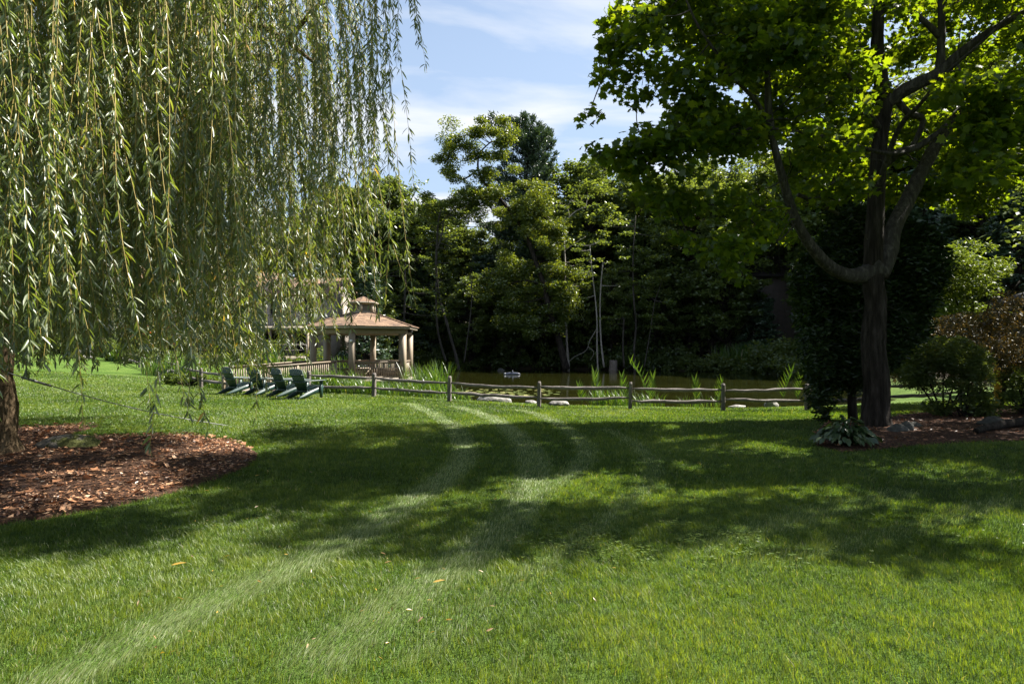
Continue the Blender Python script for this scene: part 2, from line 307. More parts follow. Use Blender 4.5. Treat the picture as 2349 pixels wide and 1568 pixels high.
CP=[(0,0,0),(-8,0,0),(8,0,0),(0,-15,0),(-20,-10,.1),(25,-10,.2),(0,6,0),(5,6,0),(-5,6,0),(7.6,13,-.02),(-7.5,9.3,0),(0,13,-.05),(3.5,17,-.2),
 (-5.07,23,-.13),(-2.2,22,-.23),(.91,21.1,-.34),(3.88,20.6,-.36),(6.88,20.4,-.39),(10,20.4,-.38),(13,21,-.3),(-6.2,20.3,0),(-8.6,22.2,0),
 (-16.6,31,.14),(-30.6,48,.80),(-42,58,1.6),(-14,24,.05),(-20,24,.3),(-24,35,.55),(-30,20,1.0),(-45,40,1.9),(-60,60,3),(-16,15,.25),
 (-13,27.6,-.2),(-20,40,.2),(-21,50,.5),(-19,60,.6),(-12,72,.3),(0,73,.3),(10,69,.4),(20,64,.3),(27,56,.3),(27,46,.2),(24,36,.1),(20,28,-.1),(17,18,0),(14,14,.02),(30,25,.5),
 (-20,90,2.5),(0,95,3),(20,90,3),(45,70,3),(45,45,2),(50,20,1.5),(0,140,8),(60,140,9),(-60,140,9),(100,60,7),(-100,60,7),(0,-100,0),(100,-80,2),(-100,-80,2),(0,320,14),(260,320,14),(-260,320,14),(260,0,12),(-260,0,12)]
CP=np.array(CP,float)
def _rbf(A,B): return np.linalg.norm(A[:,None]-B[None],axis=2)
_A=np.zeros((len(CP)+3,)*2); _A[:-3,:-3]=_rbf(CP[:,:2],CP[:,:2]); _A[:-3,-3]=1; _A[:-3,-2:]=CP[:,:2]; _A[-3:,:-3]=_A[:-3,-3:].T
_W=np.linalg.solve(_A,np.concatenate([CP[:,2],[0,0,0]]))
def ground(P):
    P=np.atleast_2d(np.asarray(P,float))[:,:2]
    z=_rbf(P,CP[:,:2])@_W[:-3]+_W[-3]+P@_W[-2:]
    sd=poly_sd(P,POND)
    t=np.clip((sd+.9)/1.4,0,1); t=t*t*(3-2*t)
    return np.where(sd>-.9, z*(1-t)+t*(-1.0), z)
def gz(x,y): return float(ground([(x,y)])[0])
def on_ground(u,v):
    """point of the ground under a pixel"""
    Ys=np.linspace(2,70,1400); X=(u-512)/FPX*Ys; g=ground(np.stack([X,Ys],1)); vv=HZ+(EYE-g)*FPX/Ys
    i=np.argmax(vv<=v); return np.array([X[i],Ys[i],g[i]])
def axis(lo,hi,n,c):
    t=np.linspace(-1,1,n); a=np.sign(t)*np.abs(t)**2.4
    return np.where(a<0,c+(c-lo)*a,c+(hi-c)*a)
def build_ground():
    xs=axis(-260,260,230,0); ys=axis(-100,320,260,16); Xg,Yg=np.meshgrid(xs,ys); P=np.stack([Xg.ravel(),Yg.ravel()],1)
    z=np.concatenate([ground(P[i:i+4000]) for i in range(0,len(P),4000)])
    nx=len(xs); i=np.arange(len(ys)-1)[:,None]*nx; j=np.arange(nx-1)[None]; F=np.stack([i+j,i+j+1,i+nx+j+1,i+nx+j],-1).reshape(-1,4)
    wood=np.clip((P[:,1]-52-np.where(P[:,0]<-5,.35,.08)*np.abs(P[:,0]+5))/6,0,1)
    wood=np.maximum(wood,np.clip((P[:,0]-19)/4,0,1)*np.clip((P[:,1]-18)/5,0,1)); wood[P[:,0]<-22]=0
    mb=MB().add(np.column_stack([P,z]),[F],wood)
    m=new_mat('lawn_soil'); nt=m.node_tree; L=nt.links.new
    n1=noise(nt,.5,6,.6); n2=noise(nt,55,3,.7); ad=nt.nodes.new('ShaderNodeMath'); ad.operation='MULTIPLY_ADD'; ad.inputs[1].default_value=.5; L(n2,ad.inputs[0])
    hf=nt.nodes.new('ShaderNodeMath'); hf.operation='MULTIPLY'; hf.inputs[1].default_value=.5; L(n1,hf.inputs[0]); L(hf.outputs[0],ad.inputs[2])
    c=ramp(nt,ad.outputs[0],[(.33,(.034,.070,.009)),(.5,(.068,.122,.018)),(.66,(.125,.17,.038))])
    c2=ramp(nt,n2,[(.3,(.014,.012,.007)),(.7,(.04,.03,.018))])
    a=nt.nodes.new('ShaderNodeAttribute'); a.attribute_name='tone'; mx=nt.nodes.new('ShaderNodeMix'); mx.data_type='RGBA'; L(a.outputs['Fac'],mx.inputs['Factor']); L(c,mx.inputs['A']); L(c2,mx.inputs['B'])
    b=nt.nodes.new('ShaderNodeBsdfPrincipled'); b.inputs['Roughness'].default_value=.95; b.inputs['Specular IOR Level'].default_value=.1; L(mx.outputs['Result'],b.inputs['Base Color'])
    bp=nt.nodes.new('ShaderNodeBump'); bp.inputs['Distance'].default_value=.05; L(n2,bp.inputs['Height']); L(bp.outputs[0],b.inputs['Normal'])
    o=nt.nodes.new('ShaderNodeOutputMaterial'); L(b.outputs[0],o.inputs[0])
    g=mb.build('lawn_ground',m,smooth=True); tag(g,'mown lawn and wooded banks round the pond','ground',kind='structure')
    Q=np.array(POND); c=Q.mean(0); Q=c+(Q-c)*1.06
    V=np.column_stack([Q,np.full(len(Q),WATER_Z)]); w=MB().add(V,[tuple(range(len(V)))]).build('pond_water',M['water']); tag(w,'still olive green pond water','water',kind='structure')
build_ground()

# mulch beds
BED_L=np.array([on_ground(a*K,b*K)[:2] for a,b in [(120,1010),(250,1003),(360,1000),(450,1001),(540,1013),(582,1033),(592,1050),(560,1075),(500,1100),(400,1130),(250,1165),(100,1190),(0,1205)]]+[[-6.2,6.3],[-9,7.2],[-10.6,9.5],[-10,12],[-8.5,12.9]])
BED_R=np.array([on_ground(a*K,b*K)[:2] for a,b in [(1866,995),(1872,1022),(1930,1036),(2010,1030),(2090,1022),(2200,1015),(2347,1010)]]+[[13.5,11.9],[18,13],[19.5,17],[17,19.2],[13,18.7],[10.5,17.0],[9.3,15.6],[8.2,14.6],[7.2,14.4]])
def bed(name,Q,label,lift):
    lo=Q.min(0)-.2; hi=Q.max(0)+.2; st=.07; xs=np.arange(lo[0],hi[0],st); ys=np.arange(lo[1],hi[1],st); X,Y=np.meshgrid(xs,ys); P=np.stack([X.ravel(),Y.ravel()],1)
    sd=poly_sd(P,Q); z=ground(P)+np.where(sd>0,.02+lift*np.clip(sd/.9,0,1)+rng.random(len(P))*.018,-.05)
    nx=len(xs); i=np.arange(len(ys)-1)[:,None]*nx; j=np.arange(nx-1)[None]; F=np.stack([i+j,i+j+1,i+nx+j+1,i+nx+j],-1).reshape(-1,4)
    F=F[(sd[F]>-.1).all(1)]
    tag(MB().add(np.column_stack([P,z]),[F]).build(name,M['mulch'],smooth=True),label,'mulch bed',kind='structure')
bed('mulch_bed',BED_L,'oval bed of dark mulch around the willow trunk',.05)
bed('mulch_bed',BED_R,'shaded mulch bed under the maple and shrubs',.04)

# ------------------------------------------------------------------ lawn grass
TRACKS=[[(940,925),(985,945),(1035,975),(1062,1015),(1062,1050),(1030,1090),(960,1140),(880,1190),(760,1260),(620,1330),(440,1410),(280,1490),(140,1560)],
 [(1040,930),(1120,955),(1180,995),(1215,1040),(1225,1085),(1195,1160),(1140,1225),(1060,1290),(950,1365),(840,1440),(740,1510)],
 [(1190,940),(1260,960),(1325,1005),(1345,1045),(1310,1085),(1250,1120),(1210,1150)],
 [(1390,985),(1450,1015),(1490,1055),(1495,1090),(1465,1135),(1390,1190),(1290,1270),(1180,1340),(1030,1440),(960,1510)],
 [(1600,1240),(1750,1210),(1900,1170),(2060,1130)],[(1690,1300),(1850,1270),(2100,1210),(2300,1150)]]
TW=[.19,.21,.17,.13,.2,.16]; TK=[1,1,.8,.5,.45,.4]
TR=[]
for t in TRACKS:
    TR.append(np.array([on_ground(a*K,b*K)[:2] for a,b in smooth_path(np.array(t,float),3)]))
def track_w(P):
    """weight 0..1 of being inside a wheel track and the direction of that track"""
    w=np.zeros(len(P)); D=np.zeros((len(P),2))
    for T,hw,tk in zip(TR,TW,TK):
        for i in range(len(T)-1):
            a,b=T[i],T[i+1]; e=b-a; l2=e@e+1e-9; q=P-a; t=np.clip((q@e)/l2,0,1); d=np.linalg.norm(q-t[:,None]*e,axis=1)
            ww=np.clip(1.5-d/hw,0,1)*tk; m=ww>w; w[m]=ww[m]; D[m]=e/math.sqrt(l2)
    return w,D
def vnoise(P,s,seed):
    r=np.random.default_rng(seed); G=r.random((64,64)); q=P/s; i=np.floor(q).astype(int); f=q-i; f=f*f*(3-2*f); g=lambda a,b:G[(i[:,0]+a)%64,(i[:,1]+b)%64]
    return (g(0,0)*(1-f[:,0])+g(1,0)*f[:,0])*(1-f[:,1])+(g(0,1)*(1-f[:,0])+g(1,1)*f[:,0])*f[:,1]
FENCE_Y=lambda x: np.interp(x,[-40,-31,-16.6,-11.5,-9,-5.07,-2.2,.91,3.88,6.88,13,20],[58,48,31,25.6,24.6,23.6,22.6,21.9,21.3,21.1,21.4,22])
def build_grass():
    n=780000
    Yg=np.linspace(2.3,31,600); dens=9500*np.minimum(1,(4.6/Yg))**1.9; wid=1.76*Yg+2.6; pdf=dens*wid; cdf=np.cumsum(pdf); tot=float(((pdf[1:]+pdf[:-1])/2*np.diff(Yg)).sum()); cdf/=cdf[-1]
    n=int(tot*1.05)
    Y=np.interp(rng.random(n),cdf,Yg); X=(rng.random(n)-.5)*(1.76*Y+2.6); P=np.stack([X,Y],1)
    ok=(Y<FENCE_Y(X)+.35+.3*rng.random(n)); P=P[ok]
    sl=poly_sd(P,BED_L); sr=poly_sd(P,BED_R); e=.05*rng.standard_normal(len(P))+.22*(vnoise(P,.16,21)-.42); P=P[(sl<e)&(sr<e)]; n=len(P)
    z=np.concatenate([ground(P[i:i+20000]) for i in range(0,n,20000)])
    tw,td=track_w(P); big=vnoise(P,.9,3); med=vnoise(P,.22,4); pat=vnoise(P,2.6,5); fine=vnoise(P,.075,6); cl_=vnoise(P,.11,8)
    Y=P[:,1]
    H=(.026+.032*rng.random(n)**1.6)*(.5+.55*med+.6*fine)*np.where(Y<10,1,1.05); H*=1-.3*tw
    W=np.maximum(.0032,.00066*Y)*(.7+.6*rng.random(n))
    ang=cl_*14+1.7*rng.standard_normal(n); lean=.2+.6*rng.random(n)
    lx=np.cos(ang)*lean+.18*np.sin(pat*9); ly=np.sin(ang)*lean+.18*np.cos(pat*9)
    sgn=np.where(td[:,1]<0,-1,1)          # blades in a wheel track lie along it, away from the mower
    lx=lx*(1-.6*tw)+tw*td[:,0]*sgn*1.3; ly=ly*(1-.6*tw)+tw*td[:,1]*sgn*1.3
    tone=np.clip(.0+.52*rng.random(n)+.30*(big-.35)+.30*(pat-.4)+.22*(med-.5)+.34*(fine-.45)+.10*tw,0,.72); tk=rng.random(n)<tw*.6*(.5+big); tone[tk]=.73+.13*rng.random(tk.sum()); dead=rng.random(n)<(.014+.05*np.clip(pat-.6,0,1)); tone[dead]=.9+.1*rng.random(dead.sum())  # paler tone in wheel tracks: bruised undersides plus sky sheen put into the colour
    a2=ang+1.57+rng.standard_normal(n)*.6; S=np.stack([np.cos(a2),np.sin(a2),0*a2],1)*(W/2)[:,None]
    B=np.column_stack([P,z-.004]); up=np.column_stack([lx*.35,ly*.35,np.ones(n)]); mid=B+up*(H*.55)[:,None]; tip=B+np.column_stack([lx,ly,np.full(n,.95)])*H[:,None]
    V=np.stack([B-S,B+S,mid+S*.8,mid-S*.8,tip],1).reshape(-1,3); b=np.arange(n)[:,None]*5
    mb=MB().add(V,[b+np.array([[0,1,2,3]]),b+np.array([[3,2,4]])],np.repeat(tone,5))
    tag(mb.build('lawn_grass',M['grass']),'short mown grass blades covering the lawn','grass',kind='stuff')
build_grass()

# ------------------------------------------------------------------ split-rail fences
def rail(mb, a, b, r=.062, dz=0):
    a=np.array(a); b=np.array(b); n=9; t=np.linspace(0,1,n); P=a+(b-a)*t[:,None]
    P[:,2]+= -.035*np.sin(math.pi*t)*(.4+rng.random())+.010*rng.standard_normal(n)
    side=np.array([b[1]-a[1],a[0]-b[0],0]); side/=np.linalg.norm(side); P+=side*(.012*rng.standard_normal(n))[:,None]
    rad=r*(.92+.16*rng.random(n)); rad[0]=rad[-1]=r*.42; rad[1]*=.8; rad[-2]*=.8
    mb.tube(P,rad,k=6,wob=.10)
def fence(pts, label, root_label=True, heights=None, last_open=False):
    P=[np.array([x,y,gz(x,y)]) for x,y in pts]
    root=thing('split_rail_fence',P[0],label,'fence')
    off=P[0]
    for i,p in enumerate(P):
        h=(heights[i] if heights else .86+.06*random.random()); l=.02*rng.standard_normal(2); ang=math.atan2(*(P[min(i+1,len(P)-1)]-P[max(i-1,0)])[:2][::-1])
        mb=MB(); q=p-off; c,s=math.cos(ang),math.sin(ang)
        for k in range(4):
            z0=[-.12,.3,.62,h-.06][k]; z1=[.3,.62,h-.06,h][k]; w0=[.13,.128,.124,.12][k]; w1=[.128,.124,.12,.085][k]
            V=[]
            for z,w in ((z0,w0),(z1,w1)):
                for sx,sy in ((-1,-1),(1,-1),(1,1),(-1,1)):
                    a=sx*w*.42; b_=sy*w*.52; V.append([q[0]+a*c-b_*s+l[0]*z,q[1]+a*s+b_*c+l[1]*z,q[2]+z])
            F=[(0,1,5,4),(1,2,6,5),(2,3,7,6),(3,0,4,7)]+([(4,5,6,7)] if k==3 else [])
            mb.add(np.array(V),F)
        mb.build('post',M['post_wood'],root)
    for i in range(len(P)-1):
        for hz in (.32,.68):
            mb=MB(); o1=np.array([0,.02*rng.standard_normal(),hz+.025*rng.standard_normal()]); o2=np.array([0,.02*rng.standard_normal(),hz+.025*rng.standard_normal()])
            rail(mb,P[i]-off+o1,P[i+1]-off+o2); mb.build('rail',M['rail_wood'],root,smooth=False)
    return root
fence([(-7.9,24.3),(-5.07,23.0),(-2.2,22.0),(.91,21.1),(3.88,20.6),(6.88,20.4),(9.6,20.4),(12.15,20.6),(15.2,21.2)],'weathered split rail fence running along the near edge of the pond')
fence([(-11.6,25.6),(-14.0,28.2),(-16.6,31.0),(-19.3,34.5),(-23.2,39.0),(-27.0,43.6),(-30.6,48.0),(-34.4,52.6)],'weathered split rail fence climbing the slope beyond the green chairs')

# ------------------------------------------------------------------ gazebo on the pond and its ramp
GC=np.array([-7.6,32.0]); GR=2.52; DECK=.12
def hexv(r,z,k): 
    a=R(-58.5+30+60*k); return np.array([r*math.cos(a),r*math.sin(a),z])     # k: 0=E 1=F 2=D 3=B 4=A 5=C
def roof_uv(o, normal_axis_center=True):
    me=o.data; uv=me.uv_layers.new(name='UVMap')
    for p in me.polygons:
        n=p.normal; d=Vector((n.x,n.y,0)); 
        if d.length<1e-4: d=Vector((1,0,0))
        d.normalize(); t=Vector((-d.y,d.x,0)); s=Vector((n.x,n.y,n.z)).cross(t)
        for li in p.loop_indices:
            co=me.vertices[me.loops[li].vertex_index].co; uv.data[li].uv=(co.dot(t),co.dot(s))
def frustum(mb, r0,z0,r1,z1):
    for k in range(6): mb.add(np.array([hexv(r0,z0,k),hexv(r0,z0,k+1),hexv(r1,z1,k+1),hexv(r1,z1,k)]),[(0,1,2,3)])
def ringwall(mb, r0,r1,z0,z1):
    for k in range(6):
        A=[hexv(r1,z0,k),hexv(r1,z0,k+1),hexv(r1,z1,k+1),hexv(r1,z1,k),hexv(r0,z0,k),hexv(r0,z0,k+1),hexv(r0,z1,k+1),hexv(r0,z1,k)]
        mb.add(np.array(A),[(0,1,2,3),(5,4,7,6),(3,2,6,7),(1,0,4,5)])
def balusters(mb,a,b,z0,z1,step=.115,w=.035):
    a=np.array(a[:2]); b=np.array(b[:2]); L=np.linalg.norm(b-a); n=int(L/step)
    ang=math.atan2(*(b-a)[::-1]); rot=[[math.cos(ang),-math.sin(ang),0],[math.sin(ang),math.cos(ang),0],[0,0,1]]
    for i in range(1,n):
        t=i/n; p=a+(b-a)*t; za=z0[0]+(z0[1]-z0[0])*t; zb=z1[0]+(z1[1]-z1[0])*t
        mb.box((p[0],p[1],(za+zb)/2),(w,w,zb-za),rot)
def gazebo():
    g=thing('gazebo',(GC[0],GC[1],0),'tan six sided gazebo with shingled roof and louvred cupola by the pond','gazebo')
    mb=MB()
    V=[hexv(2.85,DECK,k) for k in range(6)]; V2=[hexv(2.85,DECK-.09,k) for k in range(6)]
    mb.add(np.array(V+V2),[tuple(range(6)),tuple(range(11,5,-1))]+[(6+k,6+(k+1)%6,(k+1)%6,k) for k in range(6)]); mb.build('deck',M['tan_trim'],g)
    mb=MB(); ringwall(mb,2.70,2.74,-.75,DECK-.093); mb.build('skirt',M['tan_paint'],g)
    for k in range(6):
        p=hexv(GR,0,k); a=R(-58.5+60*k+30); rot=[[math.cos(a),-math.sin(a),0],[math.sin(a),math.cos(a),0],[0,0,1]]
        mb=MB().box((p[0],p[1],(DECK+2.33)/2+.002),(.27,.27,2.33-DECK),rot); o=mb.build('post',M['tan_paint'],g)
        if k==5:
            d=np.array([math.cos(R(-88)),math.sin(R(-88)),0]); q=p+d*.19
            MB().box((q[0]-.02,q[1]+.02,1.98),(.10,.07,.13)).build('switch_box',M['white_plastic'],o)
    mb=MB(); ringwall(mb,2.36,2.66,2.333,2.62); mb.build('beam',M['tan_paint'],g)
    mb=MB(); ringwall(mb,2.66,2.93,2.60,2.622); mb.build('soffit',M['tan_paint'],g)
    mb=MB(); ringwall(mb,2.93,2.97,2.575,2.665); ringwall(mb,2.93,2.99,2.668,2.72); mb.build('fascia',M['tan_trim'],g)
    mb=MB(); frustum(mb,3.05,2.70,.58,3.44); frustum(mb,2.95,2.69,3.05,2.70); r=mb.build('roof',M['shingle'],g); roof_uv(r)
    mb=MB()
    for k in range(6): mb.tube([hexv(3.05,2.712,k),hexv(.60,3.452,k)],.035,k=6)
    mb.build('ridge_cap',M['shingle'],r); roof_uv(bpy.data.objects[r.children[0].name])
    cu=MB(); 
    for k in range(6):
        p=hexv(.56,3.68,k); a=R(-58.5+60*k+30); cu.box(p,(.13,.13,.52),[[math.cos(a),-math.sin(a),0],[math.sin(a),math.cos(a),0],[0,0,1]])
    ringwall(cu,.50,.60,3.40,3.49); ringwall(cu,.50,.60,3.86,3.95); cu.build('cupola',M['tan_trim'],g); c=g.children[-1]
    mb=MB()
    for k in range(6):
        for j in range(6):
            z=3.51+j*.062; a=hexv(.545,z,k)*.86+hexv(.545,z,k+1)*.14; b=hexv(.545,z,k)*.14+hexv(.545,z,k+1)*.86; a2=a*.92; b2=b*.92; a2[2]=b2[2]=z+.045
            mb.add(np.array([a,b,b2,a2]),[(0,1,2,3)])
    mb.build('louvre',M['tan_trim'],c)
    mb=MB(); ringwall(mb,.32,.34,3.49,3.88); mb.build('louvre_backing',M['dark_void'],c)
    mb=MB(); frustum(mb,.80,3.97,.02,4.29); o=mb.build('cupola_roof',M['shingle'],c); roof_uv(o)
    mb=MB(); ringwall(mb,.60,.76,3.94,3.965); ringwall(mb,.75,.80,3.905,3.972); mb.build('cupola_fascia',M['tan_trim'],c)
    for k in range(6):
        if k==4: continue                                   # the side A-C is the way in
        a=hexv(GR,0,k); b=hexv(GR,0,k+1); d=(b-a)/np.linalg.norm(b-a); a=a+d*.14; b=b-d*.14
        mb=MB(); mb.beam([a[0],a[1],.985],[b[0],b[1],.985],.13,.04); mb.beam([a[0],a[1],.925],[b[0],b[1],.925],.045,.075); mb.beam([a[0],a[1],.235],[b[0],b[1],.235],.045,.075)
        balusters(mb,a,b,(.273,.273),(.887,.887)); mb.build('railing',M['tan_paint'],g)
    for k in (1,2,3):                                        # bench along the far sides
        a=hexv(2.1,.56,k); b=hexv(2.1,.56,k+1); mb=MB().beam(a*.96+b*.04,b*.96+a*.04,.4,.05); mb.beam([a[0]*.97+b[0]*.03,a[1]*.97+b[1]*.03,.33],[b[0]*.97+a[0]*.03,b[1]*.97+a[1]*.03,.33],.06,.40); mb.build('bench',M['tan_paint'],g)
    q=hexv(2.78,2.50,0)*.55+hexv(2.78,2.50,1)*.45
    MB().box(q,(.22,.12,.14),[[.9,-.4,0],[.4,.9,0],[0,0,1]]).tube([q+[0,0,.05],q+[0,0,.13]],.03,k=6).build('floodlight',M['dark_metal'],g)
gazebo()
def ramp():
    n=np.array([math.cos(R(-118.5)),math.sin(R(-118.5))]); t=np.array([-n[1],n[0]]); m=(hexv(GR,0,4)+hexv(GR,0,5))[:2]/2+GC
    s=m+n*.66; e=s+n*4.6; ze=gz(*e)+.05
    g=thing('wooden_ramp',(s[0],s[1],0),'tan railed wooden ramp leading from the lawn up to the gazebo','ramp')
    hw=.82; S=lambda k,w,z,:np.array([n[0]*k*4.6+t[0]*w,n[1]*k*4.6+t[1]*w,z])
    mb=MB(); N=34
    for i in range(N):
        k0=(i+.04)/N; k1=(i+.96)/N; z0=DECK-.03+(ze-DECK)*k0; z1=DECK-.03+(ze-DECK)*k1; mb.beam(S(k0,0,z0-.02),S(k1,0,z1-.02),hw*2,.035)
    mb.build('deck',M['tan_trim'],g)
    for sd in (-1,1):
        mb=MB(); mb.beam(S(0,sd*(hw+.03),DECK-.16),S(1,sd*(hw+.03),ze-.16),.05,.22); mb.build('stringer',M['tan_paint'],g)
        a=S(.0,sd*(hw+.06),0); b=S(1,sd*(hw+.06),0); za=DECK+.86; zb=ze+.86
        mb=MB(); mb.beam([a[0],a[1],za+.06],[b[0],b[1],zb+.06],.14,.04); mb.beam([a[0],a[1],za],[b[0],b[1],zb],.045,.075); mb.beam([a[0],a[1],DECK+.12],[b[0],b[1],ze+.12],.045,.075)
        balusters(mb,a,b,(DECK+.157,ze+.157),(za-.038,zb-.038),.12); mb.build('railing',M['tan_paint'],g)
        for k in (.0,.5,1.0):
            p=S(k,sd*(hw+.06),0); z=DECK+(ze-DECK)*k; zb0=min(z-.3,gz(*(p[:2]+s))-.1); mb=MB().box((p[0]+n[0]*.005,p[1],(zb0+z+.9)/2),(.095,.095,z+.9-zb0),[[n[0],t[0],0],[n[1],t[1],0],[0,0,1]]); mb.build('post',M['tan_paint'],g)
ramp()

# ------------------------------------------------------------------ four garden chairs
def slat_shape(w0,w1,L,arch0,arch1,n=5):
    """outline of one back slat in (across, along); arched top between the two heights"""
    return [(-w0/2,0),(w0/2,0),(w1/2,L+arch1),( 0,L+(arch0+arch1)/2+.004),(-w1/2,L+arch0)]
def make_chair(loc,rz,label):
    t=thing('garden_chair',loc,label,'chair','green slatted garden chairs in a row',rz)
    cp=M['chair_paint']
    for s in (-1,1):                                         # side boards from seat front down to the rear foot
        poly=[(.46,.385),(.46,.245),(.30,.20),(.05,.13),(-.25,.045),(-.50,0),(-.66,0),(-.50,.085),(-.28,.19),(-.05,.265),(.15,.315),(.33,.37)]
        MB().prism(poly,(s*.285-.014,0,0),(0,1,0),(0,0,1),(.028,0,0)).build('side_board',cp,t)
        MB().box((s*.318,.36,.28),(.034,.10,.56)).build('front_leg',cp,t)
        mb=MB(); mb.prism([(-.065,.50),(.065,.50),(.08,.42),(.075,.1),(.05,-.36),(.02,-.40),(-.03,-.40),(-.055,-.1)],(s*.335,0,.562),(1,0,0),(0,1,0),(0,0,.026)); mb.prism([(0,0),(.10,0),(0,-.14)],(s*.345,.33,.56),(s*.6,0,0),(0,0,1),(0,.03,0)); mb.build('armrest',cp,t)
    mb=MB()
    for i in range(8):
        f=i/7; y=.445-f*.56; z=.395-f*.165 ; mb.beam([-.30,y,z],[.30,y,z],.058,.02)
    mb.box((0,.468,.325),(.60,.02,.10)); mb.build('seat',cp,t)
    b0=np.array([0,-.14,.215]); ay=np.array([0,-.405,.915]); ay/=np.linalg.norm(ay); az=np.array([0,ay[2],-ay[1]])
    mb=MB(); n=7
    top=lambda x:.80+.085*math.sqrt(max(0,1-(x/.33)**2))-.07
    for i in range(n):
        f=(i-3); x0=f*.066; x1=f*.0865; w0=.056; w1=.076
        poly=[(x0-w0/2,0),(x0+w0/2,0),(x1+w1/2,top(x1+w1/2)),(x1,top(x1)),(x1-w1/2,top(x1-w1/2))]
        mb.prism(poly,b0,(1,0,0),ay,az*.02)
    mb.build('backrest',cp,t)
    for h,w in ((.02,.26),(.34,.315),(.60,.31)):
        c=b0+ay*h-az*.012; mb=MB(); xs=np.linspace(-w,w,9); A=[]
        for x in xs: A.append(c+np.array([x,0,0])-az*(.028*(1-(x/w)**2)))
        for i in range(8): mb.beam(A[i],A[i+1],.026,.062,up=ay)
        mb.build('crossbar',cp,t)
    q=b0+ay*.62+np.array([.27,0,0])-az*.035; MB().box(q,(.035,.01,.035),[[1,0,0],[0,az[1],ay[1]],[0,az[2],ay[2]]]).build('label_tag',M['white_plastic'],t)
    return t
chair_spots=[(306.0,398.2,20.45,-29,'green slatted chair nearest the fence rails, its right arm fully in view'),
             (286.3,396.2,21.2,-35,'green slatted chair just left of the one nearest the fence rails'),
             (262.5,394.6,21.9,-28,'green slatted chair second from the left, wide gap on its right'),
             (237.0,393.6,22.5,-33,'green slatted chair nearest the foot of the ramp')]
ch=None
for u,v,Y,rz,lab in chair_spots:
    x=(u-512)/FPX*Y; loc=(x,Y,gz(x,Y)+.012)
    if ch is None: ch=make_chair(loc,R(rz),lab)
    else: dup(ch,loc,R(rz),lab)

# ------------------------------------------------------------------ rocks and small things
def rock(x,y,size,label,mat,name='boulder',flat=.55,seed=0,sink=.25,rz=0,group=None,z=None):
    import bmesh
    r=np.random.default_rng(seed); bm=bmesh.new(); bmesh.ops.create_icosphere(bm,subdivisions=4,radius=1)
    V=np.array([v.co for v in bm.verts]); F=[tuple(v.index for v in f.verts) for f in bm.faces]; bm.free()
    d=np.ones(len(V))
    for k in range(14):                                     # planes cut facets
        n=unit(r.standard_normal(3)); c=.62+.34*r.random(); h=V@n; V=V-np.where(h>c,(h-c)*.85,0)[:,None]*n
    f=np.sin(V@r.standard_normal((3,6))*3+r.random(6)*6).sum(1)*.02; f+=np.sin(V@r.standard_normal((3,5))*9+r.random(5)*6).sum(1)*.012
    V=V*(1+f[:,None]); V*=np.array(size)/2*np.array([1,1,1]); c,s=math.cos(rz),math.sin(rz); V=V@np.array([[c,s,0],[-s,c,0],[0,0,1]])
    o=MB().add(V,[np.array(F)]).build(name,mat,smooth=True); zz=gz(x,y) if z is None else z; o.location=(x,y,zz+size[2]/2*(1-2*sink)); tag(o,label,'rock',group); return o
def at_px(u,Y): return (u-512)/FPX*Y
rock(at_px(494,23.2),23.2,(1.30,.9,.62),'large pale boulder on the bank behind the fence',M['rock'],seed=3,sink=.2,z=-.52)
rock(at_px(530,22.8),22.8,(.50,.4,.32),'small pale rock just left of a fence post at the water',M['rock'],seed=5,sink=.25,z=-.47)
rock(at_px(559,21.9),21.9,(.72,.5,.36),'low pale pointed rock just right of a fence post',M['rock'],seed=8,sink=.25,z=-.42)
rock(at_px(737,22.2),22.2,(.66,.4,.16),'flat grey stone beside the right hand fence post',M['rock'],seed=11,sink=.3,z=-.46)
rock(at_px(771,22.6),22.6,(.50,.45,.42),'rounded grey rock under the fence rails near the dark evergreen',M['rock'],seed=13,sink=.25,z=-.5)
p=on_ground(70,450); rock(p[0],p[1],(1.02,.5,.36),'mossy boulder lying on the mulch bed beside the willow trunk',M['rock_moss'],seed=21,sink=.25,rz=.05)
p=on_ground(896,433.5); rock(p[0],p[1],(.52,.35,.28),'low grey rock right of the maple trunk foot',M['rock_dark'],seed=31,rz=.2)
p=on_ground(907,433); rock(p[0],p[1],(.26,.22,.34),'small upright grey rock on the shaded mulch bed',M['rock_dark'],seed=32)
p=on_ground(992,427); rock(p[0],p[1],(.72,.45,.34),'square edged grey stone block at the right of the shaded mulch bed',M['rock_dark'],seed=35,rz=-.1)
p=on_ground(914,428.5); rock(p[0],p[1],(.34,.25,.2),'small dark stone deep in the shade behind the upright rock',M['rock_dark'],seed=36)
for i,(u,Y,s,lab) in enumerate([(79,46,.95,'pinkish rock lying at the left end of the rock pile'),(84,47,1.3,'tall pinkish rock atop the middle of the rock pile'),(90,46.5,1.0,'pinkish rock at the right end of the rock pile'),(168,32.5,.75,'pale rounded rock beside a post of the sloping fence')]):
    x=at_px(u,Y); rock(x,Y,(s,s*.8,s*.7),lab,M['rock'],seed=50+i)
rock(at_px(501,61),61,(.8,.5,.42),'small brown rock breaking the pond surface',M['rock_dark'],name='pond_rock',seed=61,z=WATER_Z-.05,sink=.3)
def log():
    p=on_ground(975,437); a=np.array([p[0],p[1],p[2]+.12]); q=on_ground(1030,428); b=np.array([q[0],q[1],q[2]+.16])
    P=smooth_path([a,a*.6+b*.4+[0,.05,.02],b],4); tag(MB().tube(P,np.linspace(.05,.10,len(P)),k=9,wob=.06).build('fallen_branch',M['bark_dark'],smooth=True),'dark fallen branch lying on the shaded mulch bed','branch')
log()
